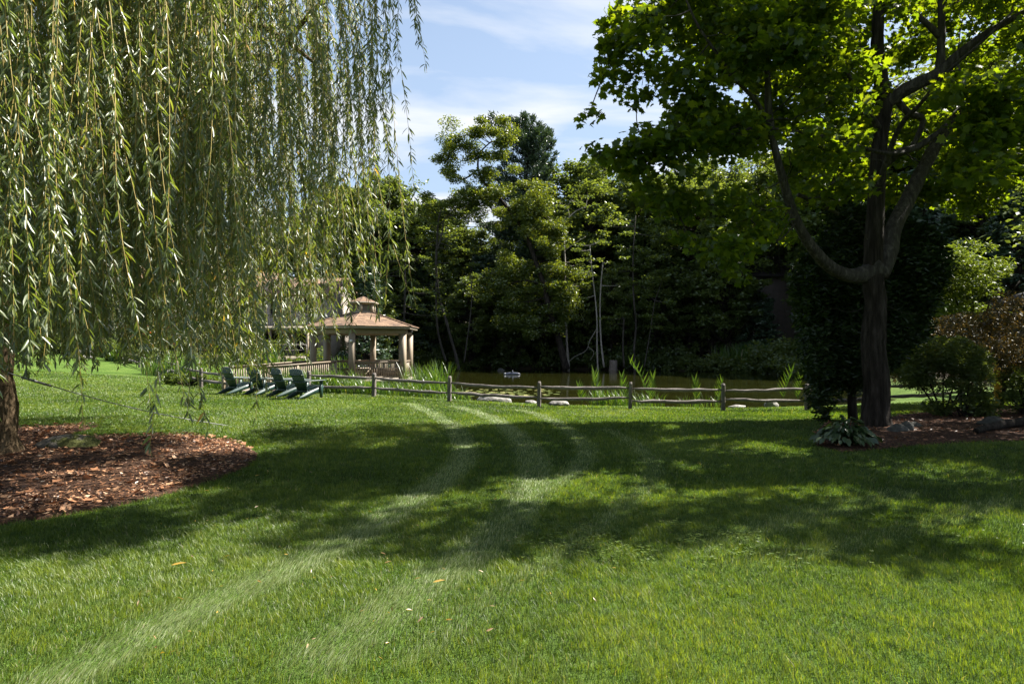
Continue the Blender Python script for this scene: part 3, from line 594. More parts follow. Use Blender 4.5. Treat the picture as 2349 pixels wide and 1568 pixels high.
# floating aerator
def aerator():
    Y=52; x=at_px(512,Y); t=thing('pond_aerator',(x,Y,WATER_Z),'dark blue floating pond aerator with a small knob on top','aerator'); t.scale=(.26,.3,.36)
    P=np.array([[-2.5,0,.08],[-1.9,0,.14],[-.8,0,.2],[.6,0,.22],[2.0,0,.16],[2.7,0,.1]]); MB().tube(P,[.12,.28,.34,.34,.27,.08],k=10).build('float',M['float'],t,smooth=True)
    MB().tube([[.15,0,.4],[.15,0,.85],[.15,0,.95]],[.17,.2,.12],k=10).build('knob',M['float'],t,smooth=True)
    MB().box((-2.35,-.1,.2),(.6,.4,.42),[[.9,-.3,0],[.3,.9,0],[0,0,1]]).build('end_cap',M['grey_box'],t)
aerator()
def stump():
    Y=62; x=at_px(613,Y); P=[[0,0,-.6],[0,0,.1],[.02,0,.6],[.03,0,1.0]]; o=MB().tube(P,[.55,.43,.38,.39],k=16,wob=.06).build('tree_stump',M['stump'],smooth=False); o.location=(x,Y,WATER_Z); tag(o,'broad cut tree stump standing at the far edge of the pond','stump')
stump()
def yellow_stake():
    Y=17.2; x=at_px(997,Y); zb=EYE-(406-HZ)/FPX*Y; t=np.linspace(0,1,9); P=np.array([[x+.02*math.sin(3*k),Y,zb+k*1.15] for k in t]); r=.085*np.array([.45,.9,1,1,1,1,.95,.9,.8])
    tag(MB().tube(P,r,k=10).build('guard_sleeve',M['yellow_plastic'],smooth=True),'yellow plastic guy wire sleeve under the weeping red maple','sleeve')
yellow_stake()
def utility_box():
    Y=46; x=at_px(211,Y); z=gz(x,Y); t=thing('utility_box',(x,Y,z),'small pale grey utility box among the reeds left of the ramp','box')
    MB().box((0,0,.32),(.36,.28,.64)).build('cabinet',M['grey_box'],t); MB().box((0,0,.665),(.42,.34,.05)).build('lid',M['grey_box'],t)
utility_box()

# ------------------------------------------------------------------ leaf templates (along, across, lift)
T_DIAMOND=[(0,0,0),(.45,.5,.06),(1,0,0),(.45,-.5,.06)]; F_DIAMOND=[(0,1,2),(0,2,3)]
T_WILLOW=[(0,0,0),(.25,.46,.03),(.6,.42,.02),(1,0,-.10),(.6,-.42,.02),(.25,-.46,.03),(.25,0,-.01),(.6,0,-.03)]; F_WILLOW=[(0,1,6),(6,1,2,7),(7,2,3),(0,6,5),(5,6,7,4),(4,7,3)]
T_MAPLE=[(0,0,0),(.02,.28,.02),(-.12,.42,0),(.22,.42,.04),(.40,.78,-.04),(.48,.50,.04),(.72,.52,.0),(.66,.28,.04),(1.05,0,-.06),(.66,-.28,.04),(.72,-.52,.0),(.48,-.50,.04),(.40,-.78,-.04),(.22,-.42,.04),(-.12,-.42,0),(.02,-.28,.02),(.4,0,.07)]
F_MAPLE=[(16,i,i+1) for i in range(0,15)]+[(16,15,0)]
T_SPRAY=[(0,.12,0),(.5,.5,.08),(1,0,0),(.5,-.5,.08),(0,-.12,0)]; F_SPRAY=[(0,1,2),(0,2,4),(4,2,3)]

def clump_leaves(mb, C, rad, n, size, flat=.5, tilt=.6, tmpl=T_DIAMOND, faces=F_DIAMOND, aspect=.6, shell=.35, tbase=.0, droop=.2):
    """leaves spread through a clump: denser near its outside, tilted about the horizontal"""
    C=np.asarray(C,float); d=rdir(n); r=(shell+(1-shell)*rng.random(n))**.6; rx=np.broadcast_to(np.asarray(rad,float),(3,)) if np.ndim(rad) else np.array([rad,rad,rad*flat])
    P=C+d*r[:,None]*rx; az=rng.random(n)*2*math.pi; D=np.stack([np.cos(az),np.sin(az),-droop+ .5*rng.standard_normal(n)],1)
    N=unit(np.array([0,0,1.0])+tilt*rng.standard_normal((n,3))); L=size*(.65+.7*rng.random(n))
    mb.leaves(P,D,N,L,L*aspect,tmpl,faces,np.clip(tbase+.85*rng.random(n),0,1)); return P

# ------------------------------------------------------------------ weeping willow
def willow():
    bx,by=-7.98,9.4; z0=gz(bx,by); B=np.array([bx,by,z0])
    w=thing('weeping_willow',B,'weeping willow with long hanging leafy strands and a rough brown trunk','tree')
    t=np.linspace(0,1,12); P=np.stack([.30*t**1.5*0-.0*t+.10*np.sin(t*4),.1*t,5.2*t-.15],1); r=.34-.13*t; r[0]=.62; r[1]=.43; r[2]=.37
    MB().tube(smooth_path(P,3),np.interp(np.linspace(0,1,34),t,r),k=22,wob=.045).build('trunk',M['bark_willow'],w,smooth=True)
    top=P[-1]; tips=[]
    mb=MB()
    for i in range(15):
        a=i*2*math.pi/15+.2*rng.standard_normal(); L=3.2+2.2*rng.random(); h=3.2+2.2*rng.random()
        s=top*np.array([1,1,.72+.28*rng.random()]); e=s+np.array([math.cos(a)*L,math.sin(a)*L,h*.8]); m=s*.5+e*.5+np.array([0,0,.8]); f=e+np.array([math.cos(a)*1.2,math.sin(a)*1.2,-.5])
        Q=smooth_path([s,m,e,f],4); mb.tube(Q,np.linspace(.13,.03,len(Q)),k=8,wob=.05)
        for k in range(3):
            j=5+int(rng.random()*6); b=a+(rng.random()-.5)*2; e2=Q[j]+np.array([math.cos(b)*1.6,math.sin(b)*1.6,.9]); mb.tube(smooth_path([Q[j],(Q[j]+e2)/2+[0,0,.2],e2],3),np.linspace(.05,.015,7),k=6)
    mb.build('branch',M['bark_willow'],w,smooth=True)
    # bottom edge of the foliage in the picture, as height limits of the strands
    ub=[-300,0,20,60,90,120,150,180,205,240,262,280,310,330,345,362,380,420]; vb=[372,372,362,372,352,350,362,352,372,372,350,338,338,322,306,300,250,120]
    mb=MB(); st=MB(); nst=0
    def strand(x,y,ztop,zbot,thin=1.0,size=1.0,sp=.030):
        L=max(.6,ztop-zbot); n=max(4,int(L/.22)); s=np.linspace(0,1,n+1)
        a=rng.random()*6.28; off=.16*L/4*np.sin(s*2.6+rng.random()*6)*s; wv=.035*np.sin(s*L*2.1+rng.random()*6)*np.minimum(1,s*3); sl=.09*rng.standard_normal()+.05; out=unit(np.array([x-bx,y-by])); arch=.55*np.exp(-s*L/.5)
        Q=np.stack([x-out[0]*arch+np.cos(a)*off-np.sin(a)*wv+sl*(s*s)*L*.5,y-out[1]*arch+np.sin(a)*off+np.cos(a)*wv,ztop-s*L+.0*s],1)
        st.tube(Q-B,np.linspace(.0055,.0022,n+1)*thin,k=3,cap=False)
        m=int(L/sp); u=np.sort(rng.random(m)); fi=u*n; i=np.minimum(fi.astype(int),n-1); f=fi-i; C=Q[i]*(1-f[:,None])+Q[i+1]*f[:,None]; T=unit(Q[i+1]-Q[i])
        az=rng.random(m)*6.28; sd=np.stack([np.cos(az),np.sin(az),0*az],1); k=.2+.75*rng.random(m)
        D=unit(T*(1-k*.35)[:,None]+sd*k[:,None]); N=unit(np.cross(np.cross(D,[0,0,1.0]),D)+.55*rng.standard_normal((m,3)))
        Ls=(.08+.06*rng.random(m))*size; tn=np.clip(.12+.7*rng.random(m)+.1*rng.standard_normal(),0,.97); tn[rng.random(m)<.006]=1
        mb.leaves(C-B+sd*.004,D,N,Ls,Ls*(.15+.05*rng.random(m)),T_WILLOW,F_WILLOW,tn)
    for i in range(3300):
        a=rng.random()*2*math.pi; rr=5.98*math.sqrt(.10+.90*rng.random()); lob=1+.05*math.sin(a*5+1)+.04*math.sin(a*11)
        x=bx+rr*lob*math.cos(a); y=by+rr*lob*math.sin(a)
        if y<3.4: continue
        u=512+x/y*FPX
        if u<-170 or u>384: continue
        # strands gather in curtains with thin places between
        dens=.30+.9*vnoise(np.array([[a*6.0/1.0+20,rr*.5]]),.55,9)[0]
        if u>235: dens*=.60
        if rng.random()>dens: continue
        ztop=10.6-.085*rr*rr+.5*rng.standard_normal()
        v=np.interp(u,ub,vb)-abs(rng.standard_normal())*26+4
        if rng.random()<.45: v-=rng.random()*150
        zb=EYE+(HZ-v)/FPX*y; zb=max(zb,1.25)
        if u>340: zb+=max(0,rng.random()-.3)*2.5
        strand(x,y,ztop,zb); nst+=1
    for u,v,Y,zt in [(376,307,7.6,8.2),(374,270,7.7,8.2),(378,240,7.8,8.2),(372,305,7.9,8.4),(155,447,5.6,6.6),(157,432,5.7,6.6),(55,430,5.3,6.4),(104,402,5.5,6.5),(208,414,6.2,7.2),(268,417,7.3,8),(20,425,5.2,6.2),(232,392,6.6,7.6),(100,398,5.4,6.4),(406,28,8.2,8.6),(414,40,8.3,8.7),(398,66,8.1,8.8),(393,72,8.2,8.8),(404,12,8.5,8.9),(384,120,8.0,8.6),(388,95,8.1,8.6),(352,300,7.9,8.3),(357,285,8.4,8.5),(340,318,7.6,8.3),(366,150,8,8.7),(381,175,7.8,8.4),(372,200,8,8.6),(375,215,7.7,8.6)]:
        strand(at_px(u,Y),Y,zt,EYE+(HZ-v)/FPX*Y)
    # inner crown above the limbs
    for i in range(260):
        a=rng.random()*6.28; rr=5.2*math.sqrt(rng.random()); c=np.array([rr*math.cos(a),rr*math.sin(a),9.6-.08*rr*rr+.5*rng.standard_normal()])
        m=46; d=rdir(m)*np.array([.5,.5,.35]); D=unit(rng.standard_normal((m,3))*.6+[0,0,-.6]); mb.leaves(c+d,D,rdir(m),.12,.02,T_WILLOW,F_WILLOW,np.clip(.1+.8*rng.random(m),0,.97))
    st.build('strand',M['twig_yellow'],w); mb.build('foliage',M['willow_leaf'],w)
    print('willow strands',nst)
    # guy cable from the trunk to the bed
    a=np.array([bx+.33,by-.1,1.32+z0]); e=on_ground(228,425)
    tt=np.linspace(0,1,14); Q=a+(e-a)*tt[:,None]; Q[:,2]-=.10*np.sin(math.pi*tt)
    c=thing('guy_cable',a,'thin steel guy cable with turnbuckle running from willow trunk to the bed','cable')
    MB().tube(Q-a,.009,k=5).build('wire',M['cable'],c); d=unit(Q[3]-Q[1]); MB().tube([Q[1]-a,Q[1]-a+d*.45],.02,k=7).build('turnbuckle',M['cable'],c)
willow()

# ------------------------------------------------------------------ the big maple
def maple():
    Y0=13.0; bx=at_px(879,Y0); B=np.array([bx,Y0,gz(bx,Y0)])
    t=thing('maple_tree',B,'large maple with dark ridged trunk and a low limb bowing out to the left','tree')
    def limb(pts, name=None, k=9, m=4, mat='bark_grey', wob=.03, mb=None):
        P=np.array([dp(a,b,Y) for a,b,Y,w in pts])-B; W=np.array([w*K*Y/FPX/2 for a,b,Y,w in pts])
        Q=smooth_path(P,m); r=np.interp(np.linspace(0,len(P)-1,len(Q)),np.arange(len(P)),W)
        x=mb or MB(); x.tube(Q,r,k=k,wob=wob)
        if mb is None: x.build(name,M[mat],t,smooth=True)
        return Q
    ends=[]
    T=limb([(2010,1000,13,110),(2010,985,13,76),(2007,950,13,60),(2010,880,13,55),(2004,820,13,52),(2003,770,13,52),(2009,700,13,46),(2003,640,13,44),(2005,560,13,39),(2010,480,13,37),(2014,400,13,34),(2022,310,13,32),(2030,240,13,36),(2024,180,13,30),(2016,110,13,27),(2018,40,13,25),(2026,-60,13,22),(2030,-200,13.1,17),(2035,-330,13.2,10),(2040,-420,13.2,5)],'trunk',k=20,mat='bark_dark',wob=.03)
    A=limb([(2014,612,13,58),(1985,627,13,42),(1950,631,12.9,33),(1910,615,12.7,28),(1870,575,12.4,25),(1835,520,12.1,22),(1812,460,11.9,20),(1792,390,11.7,18),(1775,320,11.6,16),(1765,250,11.5,17),(1762,160,11.5,13),(1750,60,11.6,10),(1745,-60,11.7,7),(1740,-160,11.7,4)],'low_limb')
    Bq=limb([(2022,630,13.1,34),(2040,580,13.3,37),(2052,520,13.5,36),(2082,460,13.8,34),(2115,395,14,31),(2150,330,14.2,27),(2185,275,14.3,22),(2235,225,14.4,16),(2300,180,14.5,10),(2370,120,14.6,6)],'stem')
    C=limb([(2032,235,13,36),(2065,212,12.9,32),(2110,188,12.7,30),(2158,165,12.5,28),(2200,125,12.3,22),(2250,85,12.1,18),(2310,48,11.9,15),(2380,10,11.7,12),(2480,-40,11.5,8),(2600,-120,11.4,4)],'limb')
    D=limb([(2160,172,12.5,26),(2162,120,12.5,18),(2164,60,12.5,16),(2164,0,12.5,15),(2168,-100,12.5,12),(2175,-220,12.5,8),(2180,-320,12.5,4)],'limb')
    E=limb([(2160,80,12.5,14),(2130,50,12.5,13),(2090,15,12.6,12),(2040,-40,12.7,9),(1980,-110,12.8,5)],'limb')
    Fq=limb([(2020,385,13,24),(2060,350,12.8,20),(2105,335,12.7,15),(2150,305,12.6,12),(2185,280,12.5,9),(2240,262,12.4,7),(2320,235,12.3,4)],'limb')
    G=limb([(2085,345,12.8,13),(2040,350,12.4,9),(1985,338,12,9),(1920,318,11.7,8),(1850,302,11.5,7),(1780,293,11.2,6),(1700,296,11,4),(1620,310,10.8,3)],'limb')
    H=limb([(1780,310,11.6,12),(1740,235,11.4,10),(1690,180,11.2,8),(1640,110,11,7),(1600,50,10.9,6),(1570,-20,10.8,5),(1530,-120,10.7,3)],'limb')
    I=limb([(2022,300,13,16),(1985,235,12.5,12),(1950,170,12.2,9),(1910,90,12,7),(1880,0,11.8,5),(1860,-90,11.7,3)],'limb')
    Jq=limb([(2090,345,13.4,9),(2120,275,13.2,14),(2085,255,13.1,15),(2050,215,13.1,16)],'limb')
    Kq=limb([(1925,490,12.3,8),(1880,465,12.2,9),(1832,445,12.05,10)],'limb')
    Lq=limb([(1930,400,12.8,5),(1890,440,12.5,7),(1850,470,12.1,8)],'limb')
    Nq=limb([(2012,440,13,14),(2060,300,12.2,12),(2110,240,11.4,9),(2180,160,10.6,8),(2260,90,10,6),(2330,20,9.6,4)],'limb')
    limbs=np.vstack([T[25:],A[12:],Bq[14:],C,D,E,Fq,G,H,I,Kq,Lq,Nq])
    clumps=[]                        # (display x, y, depth, radius in metres, leaves)
    def reg(n,x0,x1,y0,y1,Y0,Y1,r0,r1,cond=None):
        c=0
        while c<n:
            a=x0+(x1-x0)*rng.random(); b=y0+(y1-y0)*rng.random()
            if cond and not cond(a,b): continue
            clumps.append((a,b,Y0+(Y1-Y0)*rng.random(),r0+(r1-r0)*rng.random())); c+=1
    lb=lambda b: np.interp(b,[-200,0,90,170,215,240,300,345,420,480,560,640],[1360,1395,1385,1380,1450,1520,1385,1330,1420,1520,1590,1650])
    bb=lambda a: np.interp(a,[1380,1430,1520,1580,1640,1700,1760,1800,1850,1950],[390,455,500,560,600,625,610,560,540,470])
    gap=lambda a,b: (1640<a<1700 and 405<b<460) or (1520<a<1760 and 185<b<232 and a<1500+(232-b)*3.5)
    reg(92,1340,1970,-30,620,10.2,12.4,.38,.62,lambda a,b: a>lb(b)+28 and b<bb(a)-22 and not gap(a,b))
    reg(60,1560,1970,-40,330,10.5,13.5,.4,.65,lambda a,b: a>lb(b)+40)
    for a,b in [(1372,345),(1405,365),(1440,330),(1460,385),(1480,430),(1355,262),(1385,170),(1420,205),(1460,225),(1500,215),(1410,120),(1395,60),(1420,20),(1450,75),(1480,140),(1520,470),(1570,490),(1560,540),(1600,560),(1620,580),(1650,565),(1680,600),(1700,630),(1690,610),(1740,560),(1790,530),(1812,545),(1790,480)]:
        clumps.append((a,b,10.9+.8*rng.random(),.26+.12*rng.random()))
    reg(95,1700,2348,-30,500,14.2,18.0,.42,.68,lambda a,b: b<(430 if a<2060 else 490))        # the sunlit far side of the crown
    reg(40,1750,2348,250,480,14.2,17.5,.40,.6)
    reg(20,2050,2420,40,430,9.4,12,.40,.6,lambda a,b: a>2190 and b>120 and b<400)               # dark near boughs at the right
    reg(26,2040,2400,-40,120,11,14,.4,.6)
    reg(16,2230,2560,170,470,12.3,15,.4,.62)
    # crown above the picture
    for i in range(210):
        a=rng.random()*6.28; rr=math.sqrt(rng.random()); h=8.8+6.6*rng.random()**1.15; w=np.interp(h,[8.5,11,13.5,15.6],[6.3,5.8,4.2,1.5])
        clumps.append(('w',B[0]-.9+w*rr*math.cos(a),B[1]-.4+w*.95*rr*math.sin(a),h,.6+.35*rng.random()))
    for i in range(95): clumps.append(('w',9+6*rng.random(),8.6+4.6*rng.random(),6.2+4.6*rng.random(),.55+.3*rng.random()))
    for i in range(48): clumps.append(('w',12.2+3.2*rng.random(),12.2+4.2*rng.random(),5.2+4.2*rng.random(),.55+.3*rng.random()))
    # gaps in the crown let sun through to the lawn
    spots=[(*on_ground(u,v)[:2],r) for u,v,r in [(578,488,.4),(250,534,.35),(830,500,.3),(905,470,.4),(990,515,.4),(500,465,.25),(420,500,.25),(760,462,.35),(105,480,.9),(50,505,.7),(185,456,.6),(30,455,.6),(150,500,.5)]]
    kk=np.array([SDIR.x,SDIR.y])/SDIR.z
    def lets_sun(c):
        if c[0]!='w': return False
        q=np.array(c[1:3])-kk*c[3]; lim=np.interp(q[0],[-6,-3,0,2,4,6,9],[5.2,4.9,5.2,4.5,4.7,5.4,6.6])
        return q[1]<lim or any(np.hypot(q[0]-a,q[1]-b)<r+.25*c[4] for a,b,r in spots)
    def stray(c):
        if c[0]!='w': return False
        u=512+c[1]/c[2]*FPX; v=HZ-(c[3]-EYE)/c[2]*FPX; return u<628 and v>-45
    clumps=[c for c in clumps if not lets_sun(c) and not stray(c)]
    fol=MB(); tw=MB()
    nodes=limbs.copy()
    cen=lambda c: (np.array(c[1:4])-B) if c[0]=='w' else dp(c[0],c[1],c[2])-B
    clumps.sort(key=lambda c: np.linalg.norm(limbs-cen(c),axis=1).min())
    clear=[[(2004,770),(2003,640),(2010,480),(2022,310),(2030,200),(2018,40)],[(1990,628),(1910,615),(1835,520),(1792,390),(1768,270),(1762,180)],[(2032,235),(2110,188),(2160,165),(2215,110),(2310,48)],[(2162,165),(2164,0)],[(2030,620),(2082,460),(2150,330),(2185,275)]]
    def hides(a,b):
        for L_ in clear:
            for (x1,y1),(x2,y2) in zip(L_[:-1],L_[1:]):
                e=np.array([x2-x1,y2-y1],float); w=np.array([a-x1,b-y1]); q=np.clip(w@e/(e@e),0,1)
                if np.linalg.norm(w-q*e)<58: return True
        return False
    clumps=[(c[0],c[1],14.4+2.2*rng.random(),c[3]) if c[0]!='w' and c[2]<14 and hides(c[0],c[1]) else c for c in clumps]
    for c in clumps:
        if c[0]=='w': C=np.array(c[1:4])-B; r=c[4]; n=int(72*(r/.6)**2)
        else: C=dp(c[0],c[1],c[2])-B; r=c[3]; n=int(100*(r/.5)**2)
        P=clump_leaves(fol,C,np.array([r,r,r*.55]),n,.125,tilt=.55,tmpl=T_MAPLE,faces=F_MAPLE,aspect=.8,shell=.1,droop=.45)
        nd=np.linalg.norm(nodes-C,axis=1)+.25*np.linalg.norm(nodes[:,:2],axis=1); j=np.argmin(nd); s=nodes[j]; m=(s+C)/2+np.array([0,0,-.08])+.10*rng.standard_normal(3); d=np.linalg.norm(C-s)
        Q=smooth_path([s,m,C],3); tw.tube(Q,np.linspace(.011+.005*d,.006,7),k=5,cap=False); nodes=np.vstack([nodes,Q[2:]])
        for k in range(5):
            q=P[int(rng.random()*len(P))]; tw.tube([C,(C+q)/2+.04*rng.standard_normal(3),q],[.006,.004,.002],k=3,cap=False)
    # bare twigs in the shaded middle
    for i in range(46):
        s=limbs[int(rng.random()*len(limbs))]; 
        if s[2]>8.8: continue
        q=s.copy(); Q=[q.copy()]; d=rdir(1)[0]; d[2]*=.4; d[1]-=.3
        for k in range(6): d=unit(d+.45*rng.standard_normal(3)); q=q+d*.22; Q.append(q.copy())
        tw.tube(Q,np.linspace(.012,.003,7),k=4,cap=False)
    tw.build('twig',M['bark_grey'],t); fol.build('crown',M['maple_leaf'],t)
maple()

# ------------------------------------------------------------------ shrubs and plants round the maple
def leafy(name,loc,label,cat,mat,clumps,size,n,aspect=.55,stems=None,tmpl=T_DIAMOND,faces=F_DIAMOND,tilt=.7,bark='bark_dark',group=None,shell=.5,droop=.1,leafname='foliage'):
    """a shrub: list of clumps (dx,dy,dz,rx,ry,rz) round loc"""
    t=thing(name,loc,label,cat,group); mb=MB(); vol=[c[3]*c[4]+c[4]*c[5]+c[3]*c[5] for c in clumps]; tv=sum(vol)
    for c,v in zip(clumps,vol): clump_leaves(mb,c[:3],np.array(c[3:6]),int(n*v/tv),size,tilt=tilt,tmpl=tmpl,faces=faces,aspect=aspect,shell=shell,droop=droop)
    st=MB()
    for s in (stems or []): st.tube(smooth_path(s[0],3),np.linspace(s[1],s[2],3*(len(s[0])-1)+1),k=8,wob=.05)
    if not stems:
        for c in clumps: st.tube([[.1*rng.standard_normal(),.1*rng.standard_normal(),-.1],[c[0]*.5,c[1]*.5,c[2]*.45],[c[0],c[1],c[2]]],[.03,.02,.008],k=5)
    st.build('stem',M[bark],t,smooth=True); mb.build(leafname,M[mat],t); return t
def cl(n,x0,x1,y0,y1,z0,z1,r0,r1,flat=.8):
    return [(x0+(x1-x0)*rng.random(),y0+(y1-y0)*rng.random(),z0+(z1-z0)*rng.random(),*(lambda r:(r,r,r*flat))(r0+(r1-r0)*rng.random())) for _ in range(n)]
def evergreen():
    Y=15.0; x=at_px(853,Y); loc=(x,Y,gz(x,Y)); c=[]
    for i in range(420):
        a=1800+400*rng.random(); b=480+490*rng.random()
        L=np.interp(b,[470,540,600,650,750,880,975],[1905,1880,1840,1808,1832,1852,1868]); Rr=np.interp(b,[470,540,620,760,840,900,975],[2010,2160,2175,2130,2040,1975,1940])
        if not L+22<a<Rr-22: continue
        if b>875 and a>1890 and rng.random()<.75: continue
        p=dp(a,b,Y+(rng.random()-.5)*1.9)-np.array(loc); r=.30+.16*rng.random(); c.append((*p,r,r,r*.8))
    for i in range(46):                                     # the outline
        b=490+480*i/46; L=np.interp(b,[470,540,600,650,750,880,975],[1905,1880,1840,1808,1832,1852,1868]); p=dp(L+6+26*rng.random(),b,Y+(rng.random()-.5)*.8)-np.array(loc); c.append((*p,.2,.2,.2))
        Rr=np.interp(b,[470,540,620,760,840,900,975],[2010,2160,2175,2130,2040,1975,1940])
        if b<860: p=dp(Rr-4-26*rng.random(),b,Y+(rng.random()-.5)*.8)-np.array(loc); c.append((*p,.2,.2,.2))
    tr=[[0,0,-.1],[-.03,0,1],[.05,0,2.2],[.1,.0,3.6]]
    leafy('evergreen_tree',loc,'very dark dense evergreen standing behind the maple trunk','tree','yew_needle',c,.13,60000,aspect=.36,stems=[(tr,.12,.04)],tmpl=T_SPRAY,faces=F_SPRAY,tilt=1.3,shell=.25,leafname='crown')
evergreen()
def clipped():
    Y=16.2; x=at_px(943,Y); loc=(x,Y,gz(x,Y)); c=[]
    for i in range(60):
        d=rdir(1)[0]; d[2]=abs(d[2]) if rng.random()<.75 else d[2]*.5; c.append((d[0]*.95,d[1]*.8,1.15+d[2]*.75,.28,.28,.24))
    st=[([[.1*k,0,0],[.18*k,.0,.35],[.5*k,.1*k,.9]],.035,.015) for k in (-1.5,-.8,0,.7,1.4)]
    leafy('clipped_shrub',loc,'rounded clipped dark green evergreen shrub right of the maple trunk','shrub','dark_leaf',c,.085,26000,aspect=.32,stems=st,tmpl=T_SPRAY,faces=F_SPRAY,tilt=1.0)
    Y=15.5; x=at_px(962,Y); loc=(x,Y,gz(x,Y)); c=cl(24,-.62,.62,-.3,.35,.12,1.0,.16,.28)
    leafy('broadleaf_shrub',loc,'glossy broad leaved shrub growing at the right foot of the clipped shrub','shrub','dark_leaf',c,.09,3200,aspect=.5,tilt=.8)
clipped()
def red_maple():
    Y=17.8; x=at_px(1000,Y); loc=(x,Y,gz(x,Y)); c=[]
    for i in range(150):
        a=rng.random()*6.28; rr=math.sqrt(rng.random()); h=2.75-1.1*rr**2.4-.5*rng.random()*rr; r=.22+.34*rng.random(); c.append((2.75*rr*math.cos(a),2.2*rr*math.sin(a),h+.22*rng.standard_normal(),r,r,r*.34))
    for i in range(110):
        a=rng.random()*6.28; c.append((2.7*math.cos(a)*(.9+.15*rng.random()),2.15*math.sin(a),.75+1.1*rng.random(),.3,.3,.3))
    st=[([[0,0,-.1],[.1*math.cos(k),.1*math.sin(k),.7],[.8*math.cos(k),.7*math.sin(k),1.7],[1.7*math.cos(k),1.4*math.sin(k),2.2]],.09,.02) for k in range(0,7)]
    leafy('weeping_red_maple',loc,'low weeping maple mound with feathery bronze red leaves','tree','red_maple_leaf',c,.10,30000,aspect=.3,stems=st,tilt=.6,droop=.75,leafname='crown')
red_maple()
def light_shrub():
    Y=22.0; x=at_px(972,Y); loc=(x,Y,gz(x,Y)); c=[]
    for i in range(120):
        a=2060+290*rng.random(); b=545+190*rng.random()
        if b<np.interp(a,[2050,2150,2200,2260,2300,2350],[640,585,550,560,600,650]) or (a>2235 and b>np.interp(a,[2235,2348],[690,640])): continue
        p=dp(a,b,Y+(rng.random()-.5)*2.6)-np.array(loc); r=.4+.25*rng.random(); c.append((*p,r,r,r*.42))
    st=[([[.15*k,0,-.1],[.3*k,.1,1.5],[.7*k,.1*k,3.2],[1.1*k,.2,4.2]],.05,.015) for k in (-1.6,-.7,.1,.9,1.7)]
    leafy('dogwood_shrub',loc,'tall sunlit light green shrub in layered sprays at the right','shrub','pale_leaf',c,.125,15000,aspect=.45,stems=st,tilt=.35)
    Y=15.6; x=at_px(1030,Y); loc=(x,Y,gz(x,Y)); leafy('feathery_shrub',loc,'feathery yellow green conifer shrub cut off by the right picture edge','shrub','pale_leaf',cl(40,-.55,.7,-.5,.5,.15,1.15,.18,.3),.09,6000,aspect=.22,tilt=1.1,tmpl=T_SPRAY,faces=F_SPRAY)
light_shrub()
def blades_plant(name,loc,label,cat,n,h0,h1,w,spread,mat='reed',bend=.5,group=None,lean=(0,0),build=True):
    """a clump of long arching blades"""
    mb=MB(); V=[];F=[]; 
    a=rng.random(n)*6.28; rr=np.sqrt(rng.random(n)); bx=np.cos(a)*rr*spread[0]; by=np.sin(a)*rr*spread[1]; H=h0+(h1-h0)*rng.random(n); az=rng.random(n)*6.28; bd=bend*(.25+rng.random(n))
    s=np.linspace(0,1,6); tone=np.clip(.1+.75*rng.random(n)+.2*(rng.random(n)<.06),0,1)
    gx,gy=loc[0],loc[1]; bz=ground(np.stack([gx+bx,gy+by],1))-loc[2]; bz=np.maximum(bz,WATER_Z-loc[2]-.1)
    side=np.stack([-np.sin(az),np.cos(az),0*az],1)
    pts=[]
    for k in s:
        r=bd*k**2.2*H; z=H*(k-.32*np.minimum(bd,1.2)*k**3); ww=w*(1-k**2.4)*(.7+.3*min(1,k*5))
        c=np.stack([bx+np.cos(az)*r+lean[0]*k*H,by+np.sin(az)*r+lean[1]*k*H,bz+z],1); pts+= [c-side*ww/2,c+side*ww/2]
    V=np.stack(pts,1).reshape(-1,3); b=np.arange(n)[:,None]*12
    mb.add(V,[np.concatenate([b+np.array([[2*i,2*i+1,2*i+3,2*i+2]]) for i in range(5)])],np.repeat(tone,12))
    o=mb.build(name,M[mat]); o.location=loc; tag(o,label,cat,group); return o
def hosta():
    p=on_ground(846,447); t=thing('hosta_plant',p,'broad leaved hosta clump with pale leaf edges at the maple foot','plant')
    mb=MB(); n=300; a=rng.random(n)*6.28; rr=np.sqrt(rng.random(n)); h=.10+.5*(1-rr)*rng.random(n)**.5+.10
    P=np.stack([.50*rr*np.cos(a),.36*rr*np.sin(a),h*.85],1); D=np.stack([np.cos(a),np.sin(a),-.35+.5*rng.random(n)-.6*rr],1); N=np.array([0,0,1.0])+.35*rng.standard_normal((n,3)); L=.09+.08*rng.random(n)
    T=[(0,0,0),(.2,.42,.06),(.55,.5,.04),(1,0,-.15),(.55,-.5,.04),(.2,-.42,.06),(.25,0,-.02),(.6,0,-.02)]
    mb.leaves(P,D,N,L,L*.55,T,F_WILLOW,np.clip(.2+.6*rng.random(n)+.3*(rr>.7),0,1)); mb.build('leaf_clump',M['hosta'],t)
    st=MB()
    for q in P[::3]: st.tube([[q[0]*.2,q[1]*.2,-.02],[q[0]*.6,q[1]*.6,q[2]*.75],q],[.008,.007,.005],k=4)
    st.build('stalk',M['hosta'],t)
hosta()

